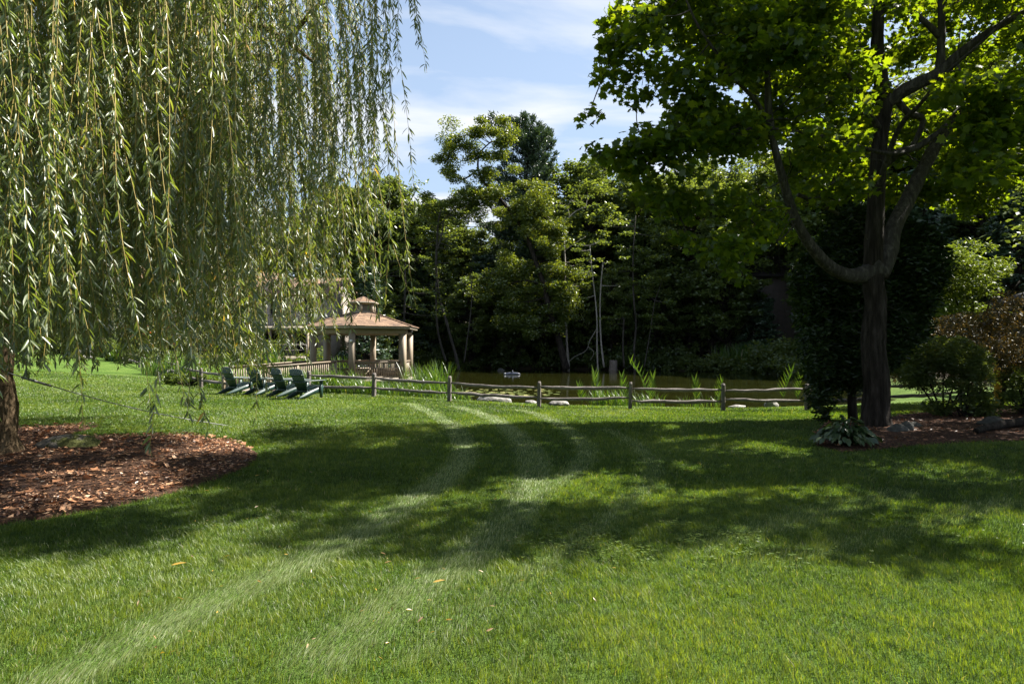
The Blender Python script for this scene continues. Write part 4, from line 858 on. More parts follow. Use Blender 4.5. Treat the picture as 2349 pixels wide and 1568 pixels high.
# ------------------------------------------------------------------ reeds, rushes, lily pads, litter
def reed_bed(u,Y,label,n,h0,h1,spread,bend=.55,w=.022,name='reed_clump',mat='reed',cat='reeds'):
    x=at_px(u,Y); z=max(gz(x,Y),WATER_Z-.05); return blades_plant(name,(x,Y,z),label,cat,n,h0,h1,w,spread,mat,bend)
reed_bed(428,25.6,'tall clump of bright green reeds right of the gazebo corner',520,1.0,2.05,(1.0,.75),.4,.03)
reed_bed(437,24.2,'low arching reed leaves at the foot of the tall clump behind the fence',420,.5,1.0,(1.5,.5),.9,.026)
reed_bed(368,26.6,'long reed bed in front of the gazebo railing',800,.55,1.2,(1.3,.9),.6,.03)
reed_bed(338,25.6,'arching reed bed between the gazebo steps and the rightmost chair',800,.7,1.35,(1.5,.9),.75,.028)
reed_bed(308,26.6,'leafy reed bed behind the ramp end and the two right chairs',700,.7,1.3,(1.4,.8),.75,.028)
reed_bed(360,24.6,'low yellow green leaves spilling through the fence left of a post',520,.35,.8,(1.3,.5),1.0,.026)
reed_bed(215,30.5,'tall reeds growing beyond the left side of the ramp',700,.9,1.7,(1.8,1.2),.5,.03)
reed_bed(180,33,'reed bed behind the sloping fence',600,.8,1.5,(2.0,1.2),.5,.03)
reed_bed(255,32,'reeds standing beyond the middle of the ramp',700,.9,1.6,(2.2,1.2),.5,.03)
reed_bed(609,22.9,'green rush clump in the water behind the middle fence posts',330,.5,1.05,(.75,.4),.6,.02)
reed_bed(645,23.2,'sparse rushes just right of a middle fence post',150,.4,.9,(.7,.4),.6,.018)
reed_bed(700,22.9,'thin rushes by the water left of the right hand fence post',110,.35,.8,(.8,.3),.6,.018)
reed_bed(815,58,'dark reeds along the far bank left of the evergreen',500,1.6,2.6,(4.0,1.2),.35,.07)
reed_bed(755,60,'dark reeds on the far bank below the brown house',500,1.5,2.4,(4.0,1.2),.35,.07)
reed_bed(285,47,'dark reeds along the bank below the tan house deck',700,1.2,2.0,(5.5,1.2),.4,.06)
for u,Y,h,lab in [(597,23.4,1.55,'small leafy cane stalk left of the rush clump'),(625,23.6,1.35,'leafy cane stalk just left of a middle fence post'),(650,23.4,2.05,'tallest leafy cane stalk by the pond'),(652,24.2,1.35,'shorter leafy cane behind the tallest stalk'),(697,23.3,1.25,'leafy cane halfway along the right fence bay'),(717,23.5,1.15,'leafy cane just left of the right hand fence post'),(782,23.6,1.65,'leafy cane stalk left of the dark evergreen'),(797,24.2,1.3,'small cane stalk nearest the dark evergreen'),(582,23.6,.95,'short young cane leaning at the left of the rush clump')]:
    x=at_px(u,Y); z=WATER_Z; t=thing('cane_stalk',(x,Y,z),lab,'reed','leafy cane stalks in the pond margin'); mb=MB(); ln=.12*rng.standard_normal()
    P=np.array([[ln*k*k*h,0,h*.8*k] for k in np.linspace(0,1,7)]); mb2=MB().tube(P,np.linspace(.009,.004,7),k=5); mb2.build('stalk',M['reed'],t)
    n=int(9+h*5); k=np.linspace(.25,1,n); C=np.stack([ln*k*k*h,0*k,h*.8*k],1); sg=np.where(np.arange(n)%2==0,1,-1); D=np.stack([sg*(.62-.35*k),.15*rng.standard_normal(n),.9+0*k],1)
    mb.leaves(C,D,np.stack([0*k,-1+0*k,.2*sg],1),(.50-.10*k)*(.6+.4*min(1,h/1.6)),.045,[(0,.25,0),(.35,.5,.0),(1,0,-.06),(.35,-.5,0),(0,-.25,0)],[(0,1,4),(1,3,4),(1,2,3)],.35+.4*rng.random(n)); mb.build('leaf_blades',M['reed'],t)
def pads():
    n=240; X=at_px(505,30)+ (rng.random(n)-.5)*5.6; Y=31.0+(rng.random(n)-.5)*5; ok=rng.random(n)<np.exp(-((X-at_px(495,31))**2/3+(Y-31)**2/5)*.6); X=X[ok];Y=Y[ok]; mb=MB()
    for x,y in zip(X,Y):
        r=.09+.09*rng.random(); a=rng.random()*6; th=a+np.linspace(.25,6.03,9); V=np.vstack([[x,y,WATER_Z+.006],np.stack([x+r*np.cos(th),y+r*np.sin(th),WATER_Z+.012+.03*rng.random(9)*(rng.random()<.3)],1)]); mb.add(V,[(0,i,i+1) for i in range(1,9)],rng.random())
    tag(mb.build('lily_pads',M['lily']),'patch of yellow green lily pads floating on the pond','lily pads',kind='stuff')
pads()
def litter():
    def scatter(Q,n,size,big):
        lo=Q.min(0); hi=Q.max(0); P=lo+(hi-lo)*rng.random((n*3,2)); P=P[poly_sd(P,Q)>.03][:n]; m=len(P)
        return np.column_stack([P,ground(P)+.05+.035*rng.random(m)])
    mb=MB(); P=scatter(BED_L,34000,0,0); dens=np.clip(1.15-.22*(P[:,0]+6.5),.35,1); dens*=.35+1.1*vnoise(P[:,:2],.45,12); P=P[rng.random(len(P))<dens]; n=len(P); a=rng.random(n)*6.28
    D=np.stack([np.cos(a),np.sin(a),.25*rng.standard_normal(n)],1); N=np.array([0,0,1.0])+.5*rng.standard_normal((n,3)); L=.025+.055*rng.random(n)**2
    mb.leaves(P,D,N,L,L*(.22+.4*rng.random(n)),[(0,0,.1),(.4,.5,0),(1,0,.12),(.45,-.5,.02)],F_DIAMOND,np.clip(rng.random(n)**1.3,0,1))
    P=scatter(BED_L,1100,0,0); dens=np.clip(1.1-.30*(P[:,0]+6.2),.12,1); P=P[rng.random(len(P))<dens]; n=len(P); a=rng.random(n)*6.28; D=np.stack([np.cos(a),np.sin(a),.15*rng.standard_normal(n)],1); N=np.array([0,0,1.0])+.32*rng.standard_normal((n,3)); L=.05+.06*rng.random(n)
    T=[(0,0,.02),(.0,.45,.1),(.35,.38,.02),(.5,.75,.12),(.7,.3,.03),(1,0,.14),(.7,-.3,.03),(.5,-.75,.1),(.35,-.38,.02),(0,-.45,.1),(.4,0,-.02)]; F=[(10,i,(i+1)%10) for i in range(10)]
    P[:,2]+=.015; mb.leaves(P,D,N,L,L*.8,T,F,.42+.5*rng.random(n)); tag(mb.build('leaf_litter',M['litter']),'dry reddish brown leaves and bark chips over the willow mulch bed','leaf litter',kind='stuff')
    mb=MB(); P=scatter(BED_R,7000,0,0); P=P[rng.random(len(P))<.6]; n=len(P); a=rng.random(n)*6.28; D=np.stack([np.cos(a),np.sin(a),.2*rng.standard_normal(n)],1); N=np.array([0,0,1.0])+.5*rng.standard_normal((n,3)); L=.04+.07*rng.random(n)**2
    mb.leaves(P,D,N,L,L*.4,[(0,0,.1),(.4,.5,0),(1,0,.12),(.45,-.5,.02)],F_DIAMOND,.75*rng.random(n)**1.2); tag(mb.build('bark_chips',M['litter']),'brown bark chips and twigs over the shaded mulch bed','bark chips',kind='stuff')
    mb=MB(); n=110; u=120+500*rng.random(n); v=470+200*rng.random(n)**1.3; ok=(u<520)|(rng.random(n)<.35); u=u[ok]; v=v[ok]; P=np.array([on_ground(a,b) for a,b in zip(u,v)]); P=P[poly_sd(P[:,:2],BED_L)<-.05]; n=len(P); P[:,2]+=.052; a=rng.random(n)*6.28
    D=np.stack([np.cos(a),np.sin(a),.3*rng.standard_normal(n)],1); N=np.array([0,0,1.0])+.5*rng.standard_normal((n,3)); L=.022+.035*rng.random(n)
    mb.leaves(P,D,N,L,L*.24,T_WILLOW,F_WILLOW,rng.random(n)); tag(mb.build('fallen_leaves',M['yellow_leaf']),'small dry willow leaves scattered over the lawn','leaves',kind='stuff')
    for u,v,s,a,lab in [(172,573,.105,.35,'largest yellow fallen leaf lying on the sunlit lawn'),(255,480,.07,.6,'small yellow fallen leaf just outside the mulch bed tip'),(433,590,.09,.3,'pale dry fallen leaf on the sunlit wheel track'),(205,495,.07,-.4,'yellow fallen leaf in shade below the mulch bed')]:
        p=on_ground(u,v); o=MB().leaves(np.zeros((1,3)),np.array([[math.cos(a),math.sin(a),.15]]),np.array([[0,-.5,1.0]]),s,s*.2,T_WILLOW,F_WILLOW,np.array([.1])).build('fallen_leaf',M['yellow_leaf']); o.location=(p[0],p[1],p[2]+.055); tag(o,lab,'leaf')
litter()
def clover():
    mb=MB(); n=1500; c=on_ground(655,540); P=np.column_stack([c[0]+.75*rng.standard_normal(n),c[1]+.45*rng.standard_normal(n)]); P=np.vstack([P,np.column_stack([3+6*rng.random(500),4+3*rng.random(500)])]); P=P[vnoise(P,.25,31)>.5]; n=len(P); z=ground(P)+.035+.02*rng.random(n)
    for k in range(3):
        a=rng.random(n)*.8+k*2.09; mb.leaves(np.column_stack([P,z]),np.stack([np.cos(a),np.sin(a),.2+0*a],1),np.array([0,0,1.0])+.2*rng.standard_normal((n,3)),.017,.017,[(0,0,0),(.4,.5,.1),(1,.3,.05),(1,-.3,.05),(.4,-.5,.1)],[(0,1,2,3,4)],.15+.45*rng.random(n))
    tag(mb.build('clover',M['grass']),'low clover leaves growing in patches in the lawn','clover',kind='stuff')
clover()

# ------------------------------------------------------------------ houses behind the trees
def gable(mb, x0,x1,y0,y1,z0,z1,over=.5,axis='x',th=.18):
    """gable roof slabs over a box; ridge along axis"""
    if axis=='x':
        ym=(y0+y1)/2; s=(z1-z0)/(ym-y0)
        for ya,sgn in ((y0,-1),(y1,1)):
            a=ya+sgn*over; za=z0-s*over
            V=np.array([[x0-over,a,za],[x1+over,a,za],[x1+over,ym,z1],[x0-over,ym,z1]]); V2=V-[0,0,th]
            mb.add(np.vstack([V,V2]),[(0,1,2,3),(7,6,5,4),(0,4,5,1),(1,5,6,2),(2,6,7,3),(3,7,4,0)])
    else:
        xm=(x0+x1)/2; s=(z1-z0)/(xm-x0)
        for xa,sgn in ((x0,-1),(x1,1)):
            a=xa+sgn*over; za=z0-s*over
            V=np.array([[a,y0-over,za],[a,y1+over,za],[xm,y1+over,z1],[xm,y0-over,z1]]); V2=V-[0,0,th]
            mb.add(np.vstack([V,V2]),[(0,1,2,3),(7,6,5,4),(0,4,5,1),(1,5,6,2),(2,6,7,3),(3,7,4,0)])
def house_wall(mb,x0,x1,y0,y1,z0,z1,zr=None,axis='x'):
    if zr is None: mb.box(((x0+x1)/2,(y0+y1)/2,(z0+z1)/2),(x1-x0,y1-y0,z1-z0)); return
    if axis=='x': mb.prism([(y0,z0),(y1,z0),(y1,z1),((y0+y1)/2,zr),(y0,z1)],(x0,0,0),(0,1,0),(0,0,1),(x1-x0,0,0))
    else: mb.prism([(x0,z0),(x1,z0),(x1,z1),((x0+x1)/2,zr),(x0,z1)],(0,y0,0),(1,0,0),(0,0,1),(0,y1-y0,0))
def window(t,x,y,z,w,h,frame='tan_trim',dark=False):
    f=MB(); d=.08
    for dx,dz,sx,sz in ((0,h/2,w+.2,.1),(0,-h/2,w+.2,.1),(-w/2,0,.1,h-.1),(w/2,0,.1,h-.1),(0,0,.06,h-.1)): f.box((x+dx,y-.05,z+dz),(sx,d,sz))
    o=f.build('window',M[frame],t); MB().box((x,y-.02,z),(w-.02,.03,h-.02)).build('pane',M['dark_void' if dark else 'glass'],o)
def tan_house():
    X0,Y0=-26.,56.; z=gz(-24,54)-.2; t=thing('tan_house',(X0,Y0,z),'tan house with vertical siding, upper deck and brown roofs behind the willow','house')
    mb=MB(); house_wall(mb,-12.5,-3.5,0,9,0,6.9,9.6,'x'); house_wall(mb,-3.5+.01,3.4-.01,1.8,11,0,6.4); house_wall(mb,3.4,9.6,-.6,10.5,0,6.0,7.9,'x'); mb.build('wall',M['siding_tan'],t)
    mb=MB(); gable(mb,-12.5,-3.5,0,9,6.95,9.65,.6,'x'); gable(mb,-4.2,3.0,1.8,11,6.5,8.8,.5,'x'); gable(mb,3.4,9.6,-.6,10.5,6.05,8.0,.5,'x'); r=mb.build('roof',M['shingle'],t); roof_uv(r)
    for x,y,zz,w,h in [(-10.5,0,5.0,1.5,1.7),(-6.5,0,5.0,1.5,1.7),(-10.5,0,1.9,1.5,1.6),(-7,0,1.9,1.8,2.1),(-1.6,1.8,4.6,1.6,1.8),(1.6,1.8,4.3,1.7,2.2),(5.2,-.6,4.8,1.2,1.6),(7.9,-.6,4.8,1.2,1.6)]: window(t,x,y-.01,zz,w,h)
    for x,y,w in [(-2.0,1.8,2.0),(1.2,1.8,1.8),(5.0,-.6,2.0),(7.9,-.6,1.9)]: window(t,x,y-.01,1.35,w,2.3,dark=True)
    MB().box((3.25,-.66,3.4),(.12,.12,6.6)).build('downspout',M['white_plastic'],t)
    mb=MB().box((2.6,-2.0,2.85),(13.2,4.0,.28)); d=mb.build('balcony',M['tan_trim'],t)
    mb=MB(); mb.box((2.6,-3.9,3.95),(13.2,.08,.07)); mb.box((2.6,-3.9,3.12),(13.2,.06,.06))
    for i in range(66): mb.box((-3.9+i*.2,-3.9,3.53),(.025,.025,.78))
    mb.build('balcony_railing',M['dark_metal'],d)
    for x in (-3.7,-.6,2.6,5.8,8.9): MB().box((x,-3.7,1.35),(.2,.2,2.7)).build('deck_post',M['tan_paint'],t)
    mb=MB().box((2.6,-3.2,.25),(13.6,4.0,.5)); mb.build('patio',M['tan_paint'],t)
    mb=MB(); mb.box((2.6,-5.15,1.45),(13.4,.06,.08)); mb.box((2.6,-5.15,1.0),(13.4,.05,.05))
    for i in range(8): mb.box((-4+i*1.9,-5.15,.95),(.08,.08,.95))
    mb.build('patio_railing',M['rail_wood'],t)
tan_house()
def shore_house(name,loc,label,L,W,h,hr,mat,roofm,wins,axis='x',boxes=()):
    t=thing(name,loc,label,'house'); mb=MB(); house_wall(mb,-L/2,L/2,0,W,-.5,h,hr-.05,axis); mb.build('wall',M[mat],t); mb=MB(); gable(mb,-L/2,L/2,0,W,h+.05,hr,.6,axis); r=mb.build('roof',M[roofm],t); roof_uv(r)
    for x,z,w,hh in wins: window(t,x,-.01,z,w,hh)
    for x,z,w,hh in boxes: MB().box((x,-.16,z),(w,.28,hh)).build('meter_box',M['grey_box'],t)
    return t
shore_house('tan_house',(-17,91,gz(-17,91)-.2),'pale house glimpsed between trunks right of the gazebo roof',14,10,6.2,9.0,'siding_tan','shingle',[(-4,4.6,1.4,1.6),(0,4.6,1.4,1.6),(4,4.6,1.4,1.6),(-4,1.6,1.6,1.8),(3,1.6,1.8,2.0)])
shore_house('tan_house',(3,94,gz(3,94)-.2),'brown roofed house glimpsed behind the leaning oak',16,10,7.2,10.2,'siding_tan','shingle',[(-5,5.2,1.4,1.6),(0,5.2,1.4,1.6),(5,5.2,1.4,1.6),(-4,1.6,1.6,1.8)])
shore_house('tan_house',(21,92,gz(21,92)-.2),'tan house glimpsed through the wood left of the maple limb',15,10,8.0,11.5,'siding_tan','shingle',[(-5,6,1.4,1.6),(0,6,1.4,1.6),(5,6,1.4,1.6),(-4,2,1.6,1.8)])
shore_house('brown_house',(28.5,64,gz(28.5,64)-.1),'dark brown house in shade left of the evergreen with grey meter boxes',12,11,8.5,12,'siding_brown','shingle_dark',[(4.6,6,1.4,1.7)],'x',[(.3,3.9,.6,1.0),(1.2,3.9,.6,1.0)])
def pavilion():
    Y=23.; x=21.6; z=gz(x,Y); t=thing('garden_pavilion',(x,Y,z),'dark brown pavilion with low roof cut off by the right picture edge','pavilion'); zr=3.35-z
    for a in (-2.0,2.0):
        for b in (-2.0,2.0): MB().box((a,b,zr/2),(.2,.2,zr)).build('post',M['bark_dark'],t)
    mb=MB()
    V=[(-2.5,-2.5,zr),(2.5,-2.5,zr),(2.5,2.5,zr),(-2.5,2.5,zr),(0,0,zr+1.25)]; mb.add(np.array(V,float),[(0,1,4),(1,2,4),(2,3,4),(3,0,4),(3,2,1,0)]); r=mb.build('roof',M['shingle_dark'],t); roof_uv(r)
    MB().box((0,2.0,zr*.45),(3.8,.1,zr*.9)).build('back_wall',M['siding_brown'],t)
pavilion()

# ------------------------------------------------------------------ trees of the far shore
def px_tree(name,label,Y,trunks,clumps,leaf,mat,bark,size,dens,base=(0,0),cat='tree',grow=1.0,aspect=.6,tilt=.6,flat=.55,twigs=True,tmpl=T_DIAMOND,faces=F_DIAMOND,droop=.1,depth=1.0):
    """a tree traced from the picture: trunk paths (u,v,width px) and clumps (u,v,ru,rv)"""
    u0,v0,_=trunks[0][0]; x=at_px(u0,Y); z=min(gz(x,Y),EYE-(v0-HZ)/FPX*Y); B=np.array([x,Y,z]); t=thing(name,B,label,cat)
    TP=[]; st=MB()
    for tr in trunks:
        P=np.array([px(u,v,Y+(0 if i<2 else .25*rng.standard_normal())) for i,(u,v,w) in enumerate(tr)])-B
        if tr is trunks[0]: P[0,2]-=.4
        W=np.array([w*.42*Y/FPX/2 for u,v,w in tr]); Q=smooth_path(P,4); st.tube(Q,np.interp(np.linspace(0,len(P)-1,len(Q)),np.arange(len(P)),W),k=9,wob=.05); TP.append(Q)
    TP=np.vstack(TP); fol=MB()
    for u,v,ru,rv in clumps:
        s=Y/FPX; rx=ru*s*grow; rz=rv*s*grow; dy=depth*rx*.9; C=px(u,v,Y)-B; vol=max(1,rx*rz*dens)
        n=int(min(34,max(4,rx*rz*4)))
        for k in range(n):                                  # each traced clump is many small tufts
            d=rng.standard_normal(3)*np.array([.62*rx,.6*dy,.60*rz]); r=(.34+.36*rng.random())*(1 if grow==1 else 1.55); q=C+d
            m=int(2.6*vol/n); clump_leaves(fol,q,np.array([r*1.25,r*1.25,r*flat]),m,size,tilt=tilt,aspect=aspect,shell=.15,droop=droop,tmpl=tmpl,faces=faces)
            if twigs and rng.random()<.6:
                lo=TP[(TP[:,2]<q[2]+.6)]; lo=lo if len(lo) else TP; s0=lo[np.argmin(np.linalg.norm(lo-q,axis=1))]; mid=(s0+q)/2+[0,0,-.05*np.linalg.norm(q-s0)]; st.tube(smooth_path([s0,mid,q],3),np.linspace(.05,.012,7),k=5,cap=False)
    st.build('trunk',M[bark],t,smooth=True)
    if clumps: fol.build('crown',M[mat],t)
    return t
px_tree('leaning_oak','large bright green oak leaning left over the pond in the middle',62.5,
 [[(566,365,19),(562,352,17),(556,330,15),(549,308,13.5),(544,285,12),(536,262,11),(528,240,10),(519,222,9),(508,208,8),(496,194,7),(484,182,6),(478,168,5),(480,152,4),(492,140,3)],[(478,168,4),(464,178,3.5),(452,172,3),(447,160,2.5),(455,148,2)],[(496,194,5),(476,205,4),(455,215,3)],[(519,222,5),(540,215,4),(552,225,3)],[(544,285,5),(525,280,4),(505,285,3)],[(480,155,3),(500,150,2.5),(508,138,2)]],
 [(460,140,15,8),(478,130,16,9),(496,128,14,9),(504,142,11,9),(452,152,12,8),(447,165,9,9),(470,150,14,6),(490,155,14,7),(482,178,9,6),(500,172,12,6),
  (455,196,20,9),(478,190,20,9),(500,198,22,10),(523,195,18,10),(540,208,14,10),(470,208,18,8),(520,212,18,9),(446,208,14,8),(436,218,10,7),(546,228,14,9),(530,228,14,8),(508,222,16,8),(556,246,10,8),(540,245,12,7),
  (500,268,16,8),(520,258,18,9),(543,268,18,9),(560,278,14,9),(492,282,12,8),(512,284,18,9),(535,290,16,8),(555,296,14,8),(570,292,10,9),(540,310,13,8),(522,318,14,8),(508,325,10,6),(530,332,12,7),(562,312,12,8),(572,310,8,8),(558,326,9,6),(505,302,12,6)],
 None,'oak_leaf','bark_dark',.21,560,grow=1.06,aspect=.62,tilt=.9,flat=.72)
px_tree('grey_trunk_tree','sparse tree with twin pale grey trunks and flat leaf layers left of the oak',60.5,
 [[(459,366,9),(455,352,7.5),(450,335,6.5),(446,320,7),(442,308,6),(439,295,5.5),(437,280,5.5),(436,262,5.5),(437,240,5),(438,222,4),(440,212,3)],[(446,361,6.5),(441,345,5.5),(437,325,5),(436,300,4.5),(436,282,4)],[(437,250,4),(442,232,3.5),(444,218,3),(452,214,2)],[(437,230,2),(428,222,1.5),(418,214,1)],[(440,240,2),(452,236,1.6),(464,232,1)],[(438,225,2),(450,216,1.6),(470,212,1.2),(486,214,.7)],[(464,362,4),(467,340,3),(470,318,2.6),(472,295,2)]],
 [(428,207,24,5),(452,208,20,5),(418,220,14,4),(460,222,16,3),(420,240,14,3.5),(455,250,16,3.5),(462,262,20,4),(424,266,14,3),(440,276,10,3),(450,288,12,3.5),(430,290,12,3),(446,300,10,3),(428,308,9,3)],
 None,'mid_leaf','bark_grey',.24,120,flat=.22,tilt=.35)
px_tree('bare_top_tree','slim grey tree with bare crooked top branches right of the oak',64,
 [[(569,367,6.5),(567,345,5.6),(566,320,5),(565,290,4.6),(565,262,4.2),(564,240,3.8),(564,224,3.2),(570,216,2.8),(577,210,2.2),(586,206,1.4)],[(564,232,2.4),(556,222,1.8),(548,216,1.2),(540,208,.8)],[(565,250,2),(576,242,1.4),(586,236,1)],[(565,265,1.6),(556,270,1.2),(552,277,.8)],[(570,216,1.4),(568,206,1),(572,198,.7)]],
 [(552,205,14,4),(575,200,18,5),(590,206,12,4),(556,222,12,3),(582,262,18,5),(572,280,16,5),(588,286,14,4)],None,'mid_leaf','bark_pale',.24,100,flat=.22,tilt=.35)
px_tree('twin_stem_tree','pair of thin pale stems with a dead drooping branch in front of the stump',61,
 [[(598,368,4.2),(597,345,3.6),(597,320,3.2),(595,295,3),(592,270,2.4),(590,245,2)],[(604,367,4.6),(601,340,4),(600,310,3.6),(601,285,3.2),(603,262,2.6)],[(597,328,1.6),(590,340,1.5),(586,350,1.2),(575,356,1),(568,362,.7)],[(588,346,1.1),(594,352,.9),(590,360,.6)]],
 [(592,250,16,4),(606,262,18,4),(585,272,14,4),(610,282,16,4),(596,238,14,4),(578,296,12,3.5)],None,'mid_leaf','bark_pale',.24,120,flat=.22,tilt=.35)
px_tree('layered_tree','slender tree with flat layered foliage just right of the stump',60.5,
 [[(635,369,6),(634,350,5.2),(636,325,4.6),(634,300,4.2),(633,270,3.6),(634,240,2.8),(636,215,1.8)],[(644,367,3.4),(648,345,2.8),(652,320,2.4),(655,300,1.8)],[(624,367,5),(623,345,4.4),(624,318,3.8)]],
 [(620,222,16,4),(645,232,18,5),(625,248,20,4),(655,255,18,4),(615,270,18,4),(645,280,20,5),(628,294,20,4),(660,300,18,5),(640,316,22,5),(612,318,14,4),(655,328,14,4)],None,'mid_leaf','bark_grey',.26,120,flat=.22,tilt=.35)
px_tree('young_hemlock','slim tree with pale horizontal leaf layers behind the gazebo roof',58,
 [[(402,350,5),(404,320,4.4),(405,290,4),(405,260,3.4),(406,230,2.6),(407,205,1.6)]],
 [(412,205,14,4),(398,220,18,4),(420,232,16,3.5),(395,246,20,4),(420,262,20,4),(392,276,18,4),(425,290,22,4),(400,300,20,4),(430,310,16,4),(385,260,14,4),(415,185,12,4),(385,312,14,4)],None,'mid_leaf','bark_grey',.24,110,flat=.22,tilt=.35)
def pine():
    Y=76.; x=at_px(525,Y); z=gz(x,Y); B=np.array([x,Y,z]); t=thing('white_pine','' or B,'tall dark pine with upswept plume branches rising behind the oak','tree')
    H=EYE+(HZ-112)/FPX*Y-z; st=MB(); tr=np.array([[0,0,-.3],[.1,0,H*.3],[-.1,.1,H*.6],[.3,0,H*.85],[.1,0,H*.96]]); st.tube(smooth_path(tr,5),np.linspace(.55,.1,21),k=10,wob=.05); fol=MB()
    def plume(s,e,r,n):
        m=(s+e)/2-[0,0,.35*np.linalg.norm(e-s)*.35]; Q=smooth_path([s,m,e],6); st.tube(Q,np.linspace(.09,.03,len(Q)),k=5,cap=False)
        k=rng.random(n)**.65; P=np.stack([np.interp(k,np.linspace(0,1,len(Q)),Q[:,i]) for i in range(3)],1); P+=rng.standard_normal((n,3))*np.array([r,r,r*.55])*(1.1-.6*k)[:,None]
        T=unit(e-s); D=unit(T*.5+rng.standard_normal((n,3))*.55+[0,0,.45]); fol.leaves(P,D,rdir(n),.46,.13,T_SPRAY,F_SPRAY,np.clip(.05+.6*rng.random(n)+.3*(k>.8)*rng.random(n),0,1))
    for i in range(76):
        h=.30+.66*rng.random()**.8; a=rng.random()*6.28; L=(7.6*(1-h)**.36)*(.5+.65*rng.random()); s=np.array([np.interp(h,[0,.6,.85,1],[0,-.1,.3,.1]),0,h*H]); e=s+np.array([math.cos(a)*L,math.sin(a)*L*.8,L*(.02+.42*h)*(.6+.8*rng.random())]); plume(s,e,.42,int(80+70*L))
    for u,v,h in [(556,152,.66),(551,132,.72),(540,122,.80),(533,116,.86),(524,113,.9),(487,118,.84),(492,113,.88),(515,118,.9),(548,172,.6),(462,178,.62),(470,186,.58)]:
        e=px(u,v,Y)-B; plume(np.array([.1,0,h*H*.93]),e,.34,420)
    st.build('trunk',M['bark_dark'],t,smooth=True); fol.build('crown',M['pine_needle'],t)
pine()
def proto_tree(name,label,h,r,mat,size,nl,kind,seed,bark='bark_dark'):
    """an ordinary woodland tree: trunk, limbs and a crown of many uneven tufts"""
    global rng
    keep=rng; rng=np.random.default_rng(seed); t=thing(name,(0,0,0),label,'tree'); st=MB(); fol=MB()
    tr=np.array([[0,0,-.6],[.1*rng.standard_normal(),0,h*.2],[.3*rng.standard_normal(),.2*rng.standard_normal(),h*.5],[.5*rng.standard_normal(),.3*rng.standard_normal(),h*.8],[.5*rng.standard_normal(),0,h*.95]]); Q=smooth_path(tr,5); st.tube(Q,np.linspace(.014*h+.05,.04,len(Q)),k=9,wob=.05)
    nc=150 if kind!='conifer' else 150
    for i in range(nc):
        if kind=='round': f=.30+.68*rng.random(); w=r*math.sqrt(max(.03,1-((f-.6)/.42)**2)); fl=.6
        elif kind=='tall': f=.12+.87*rng.random(); w=r*(.55+.45*math.sin(f*3)) *(1.05-.5*max(0,f-.6)*2); fl=.45
        else: f=.06+.92*rng.random(); w=r*(1.02-f)+.25; fl=.3
        a=rng.random()*6.28; k=(.25+.75*rng.random()**.5)*w*(1+.25*math.sin(a*3+seed)); s=np.array([np.interp(f*h,Q[:,2],Q[:,0]),np.interp(f*h,Q[:,2],Q[:,1]),f*h*.94]); e=s+np.array([k*math.cos(a),k*math.sin(a),h*.03 if kind!='conifer' else -.12*k])
        cr=(.10 if kind!='conifer' else .085)*r*2*(.55+.7*rng.random()); clump_leaves(fol,e,np.array([cr*1.3,cr*1.3,cr*(fl+.25)]),int(nl/nc*(.5+rng.random())),size,tilt=.9,aspect=.6 if kind!='conifer' else .35,shell=.1,droop=.15)
        s2=s-np.array([0,0,.12*h*rng.random()]); s2[2]=max(s2[2],h*.1); st.tube(smooth_path([s2,(s2+e)/2-[0,0,.02*h],e],3),np.linspace(.006*h,.015,7),k=5,cap=False)
    st.build('trunk',M[bark],t,smooth=True); fol.build('crown',M[mat],t); rng=keep; return t
# place names tell the woodland trees apart
WOOD=[]
def wood(kindi,X,Y,h,label): WOOD.append((kindi,X,Y,h,label))
for i,(u,Y,k,h) in enumerate([(388,72,1,20),(372,78,0,22),(397,84,2,23),(422,86,1,22),(436,92,2,24),(415,74,0,17),(352,80,1,21),(330,84,0,22),(478,80,0,18),(455,84,1,19),(500,90,0,18),(540,84,1,17.5),(552,76,0,20.5),(572,80,3,23.5),(586,72,0,20),(604,78,3,23),(622,74,1,20),(640,80,0,23),(658,72,3,20),(676,80,1,24),(695,74,0,21),(715,82,3,24),(735,76,1,21),(755,84,0,24),(690,70,2,16),(530,72,2,14),(480,73,2,12.5),(590,70,2,13),(648,70,2,13),(420,70,2,13),(740,70,2,14),(366,51,2,10),(372,60,1,12),(728,63,1,17),(752,62,2,9),(700,66,0,18),(660,68,1,16),(770,61,2,6),(470,68,1,10),(495,69,3,9),(520,67,1,8.5),(545,68,3,10),(582,67,1,11),(612,66,3,9.5),(628,67,1,12),(655,65,3,10),(672,66,1,11),(690,65,3,9),(712,64,1,10.5),(735,63,3,8.5),(432,70,1,11),(408,70,3,9),(385,70,1,12),(380,66,2,10)]): wood(k,at_px(u,Y),Y,h,None)
for i,(u,Y,k,h) in enumerate([(800,66,0,24),(835,60,1,24),(868,66,0,27),(900,60,3,26),(935,66,1,28),(968,58,0,26),(1003,64,3,28),(1040,58,1,27),(860,50,2,15),(925,50,2,16),(985,52,1,17),(770,74,1,24),(1075,54,0,26),(890,72,2,27),(950,74,0,30),(1020,46,2,15)]): wood(k,at_px(u,Y),Y,h,None)
for i,(u,Y,k,h) in enumerate([(20,66,0,11),(55,74,1,14),(90,74,0,10),(-20,60,3,12),(-60,64,0,14),(130,78,1,13),(170,84,0,16),(215,80,1,12),(260,88,0,17),(300,90,3,15),(45,58,2,9)]): wood(k,at_px(u,Y),Y,h,None)
protos=[proto_tree('broadleaf_tree','',20,4.9,'dark_leaf',.36,19000,'round',3),proto_tree('broadleaf_tree','',20,3.8,'mid_leaf',.34,19000,'tall',5),proto_tree('conifer_tree','',16,3.8,'pine_needle',.42,15000,'conifer',8),proto_tree('broadleaf_tree','',20,4.6,'mid_leaf',.34,19000,'round',13)]
PH=[20,20,16,20]
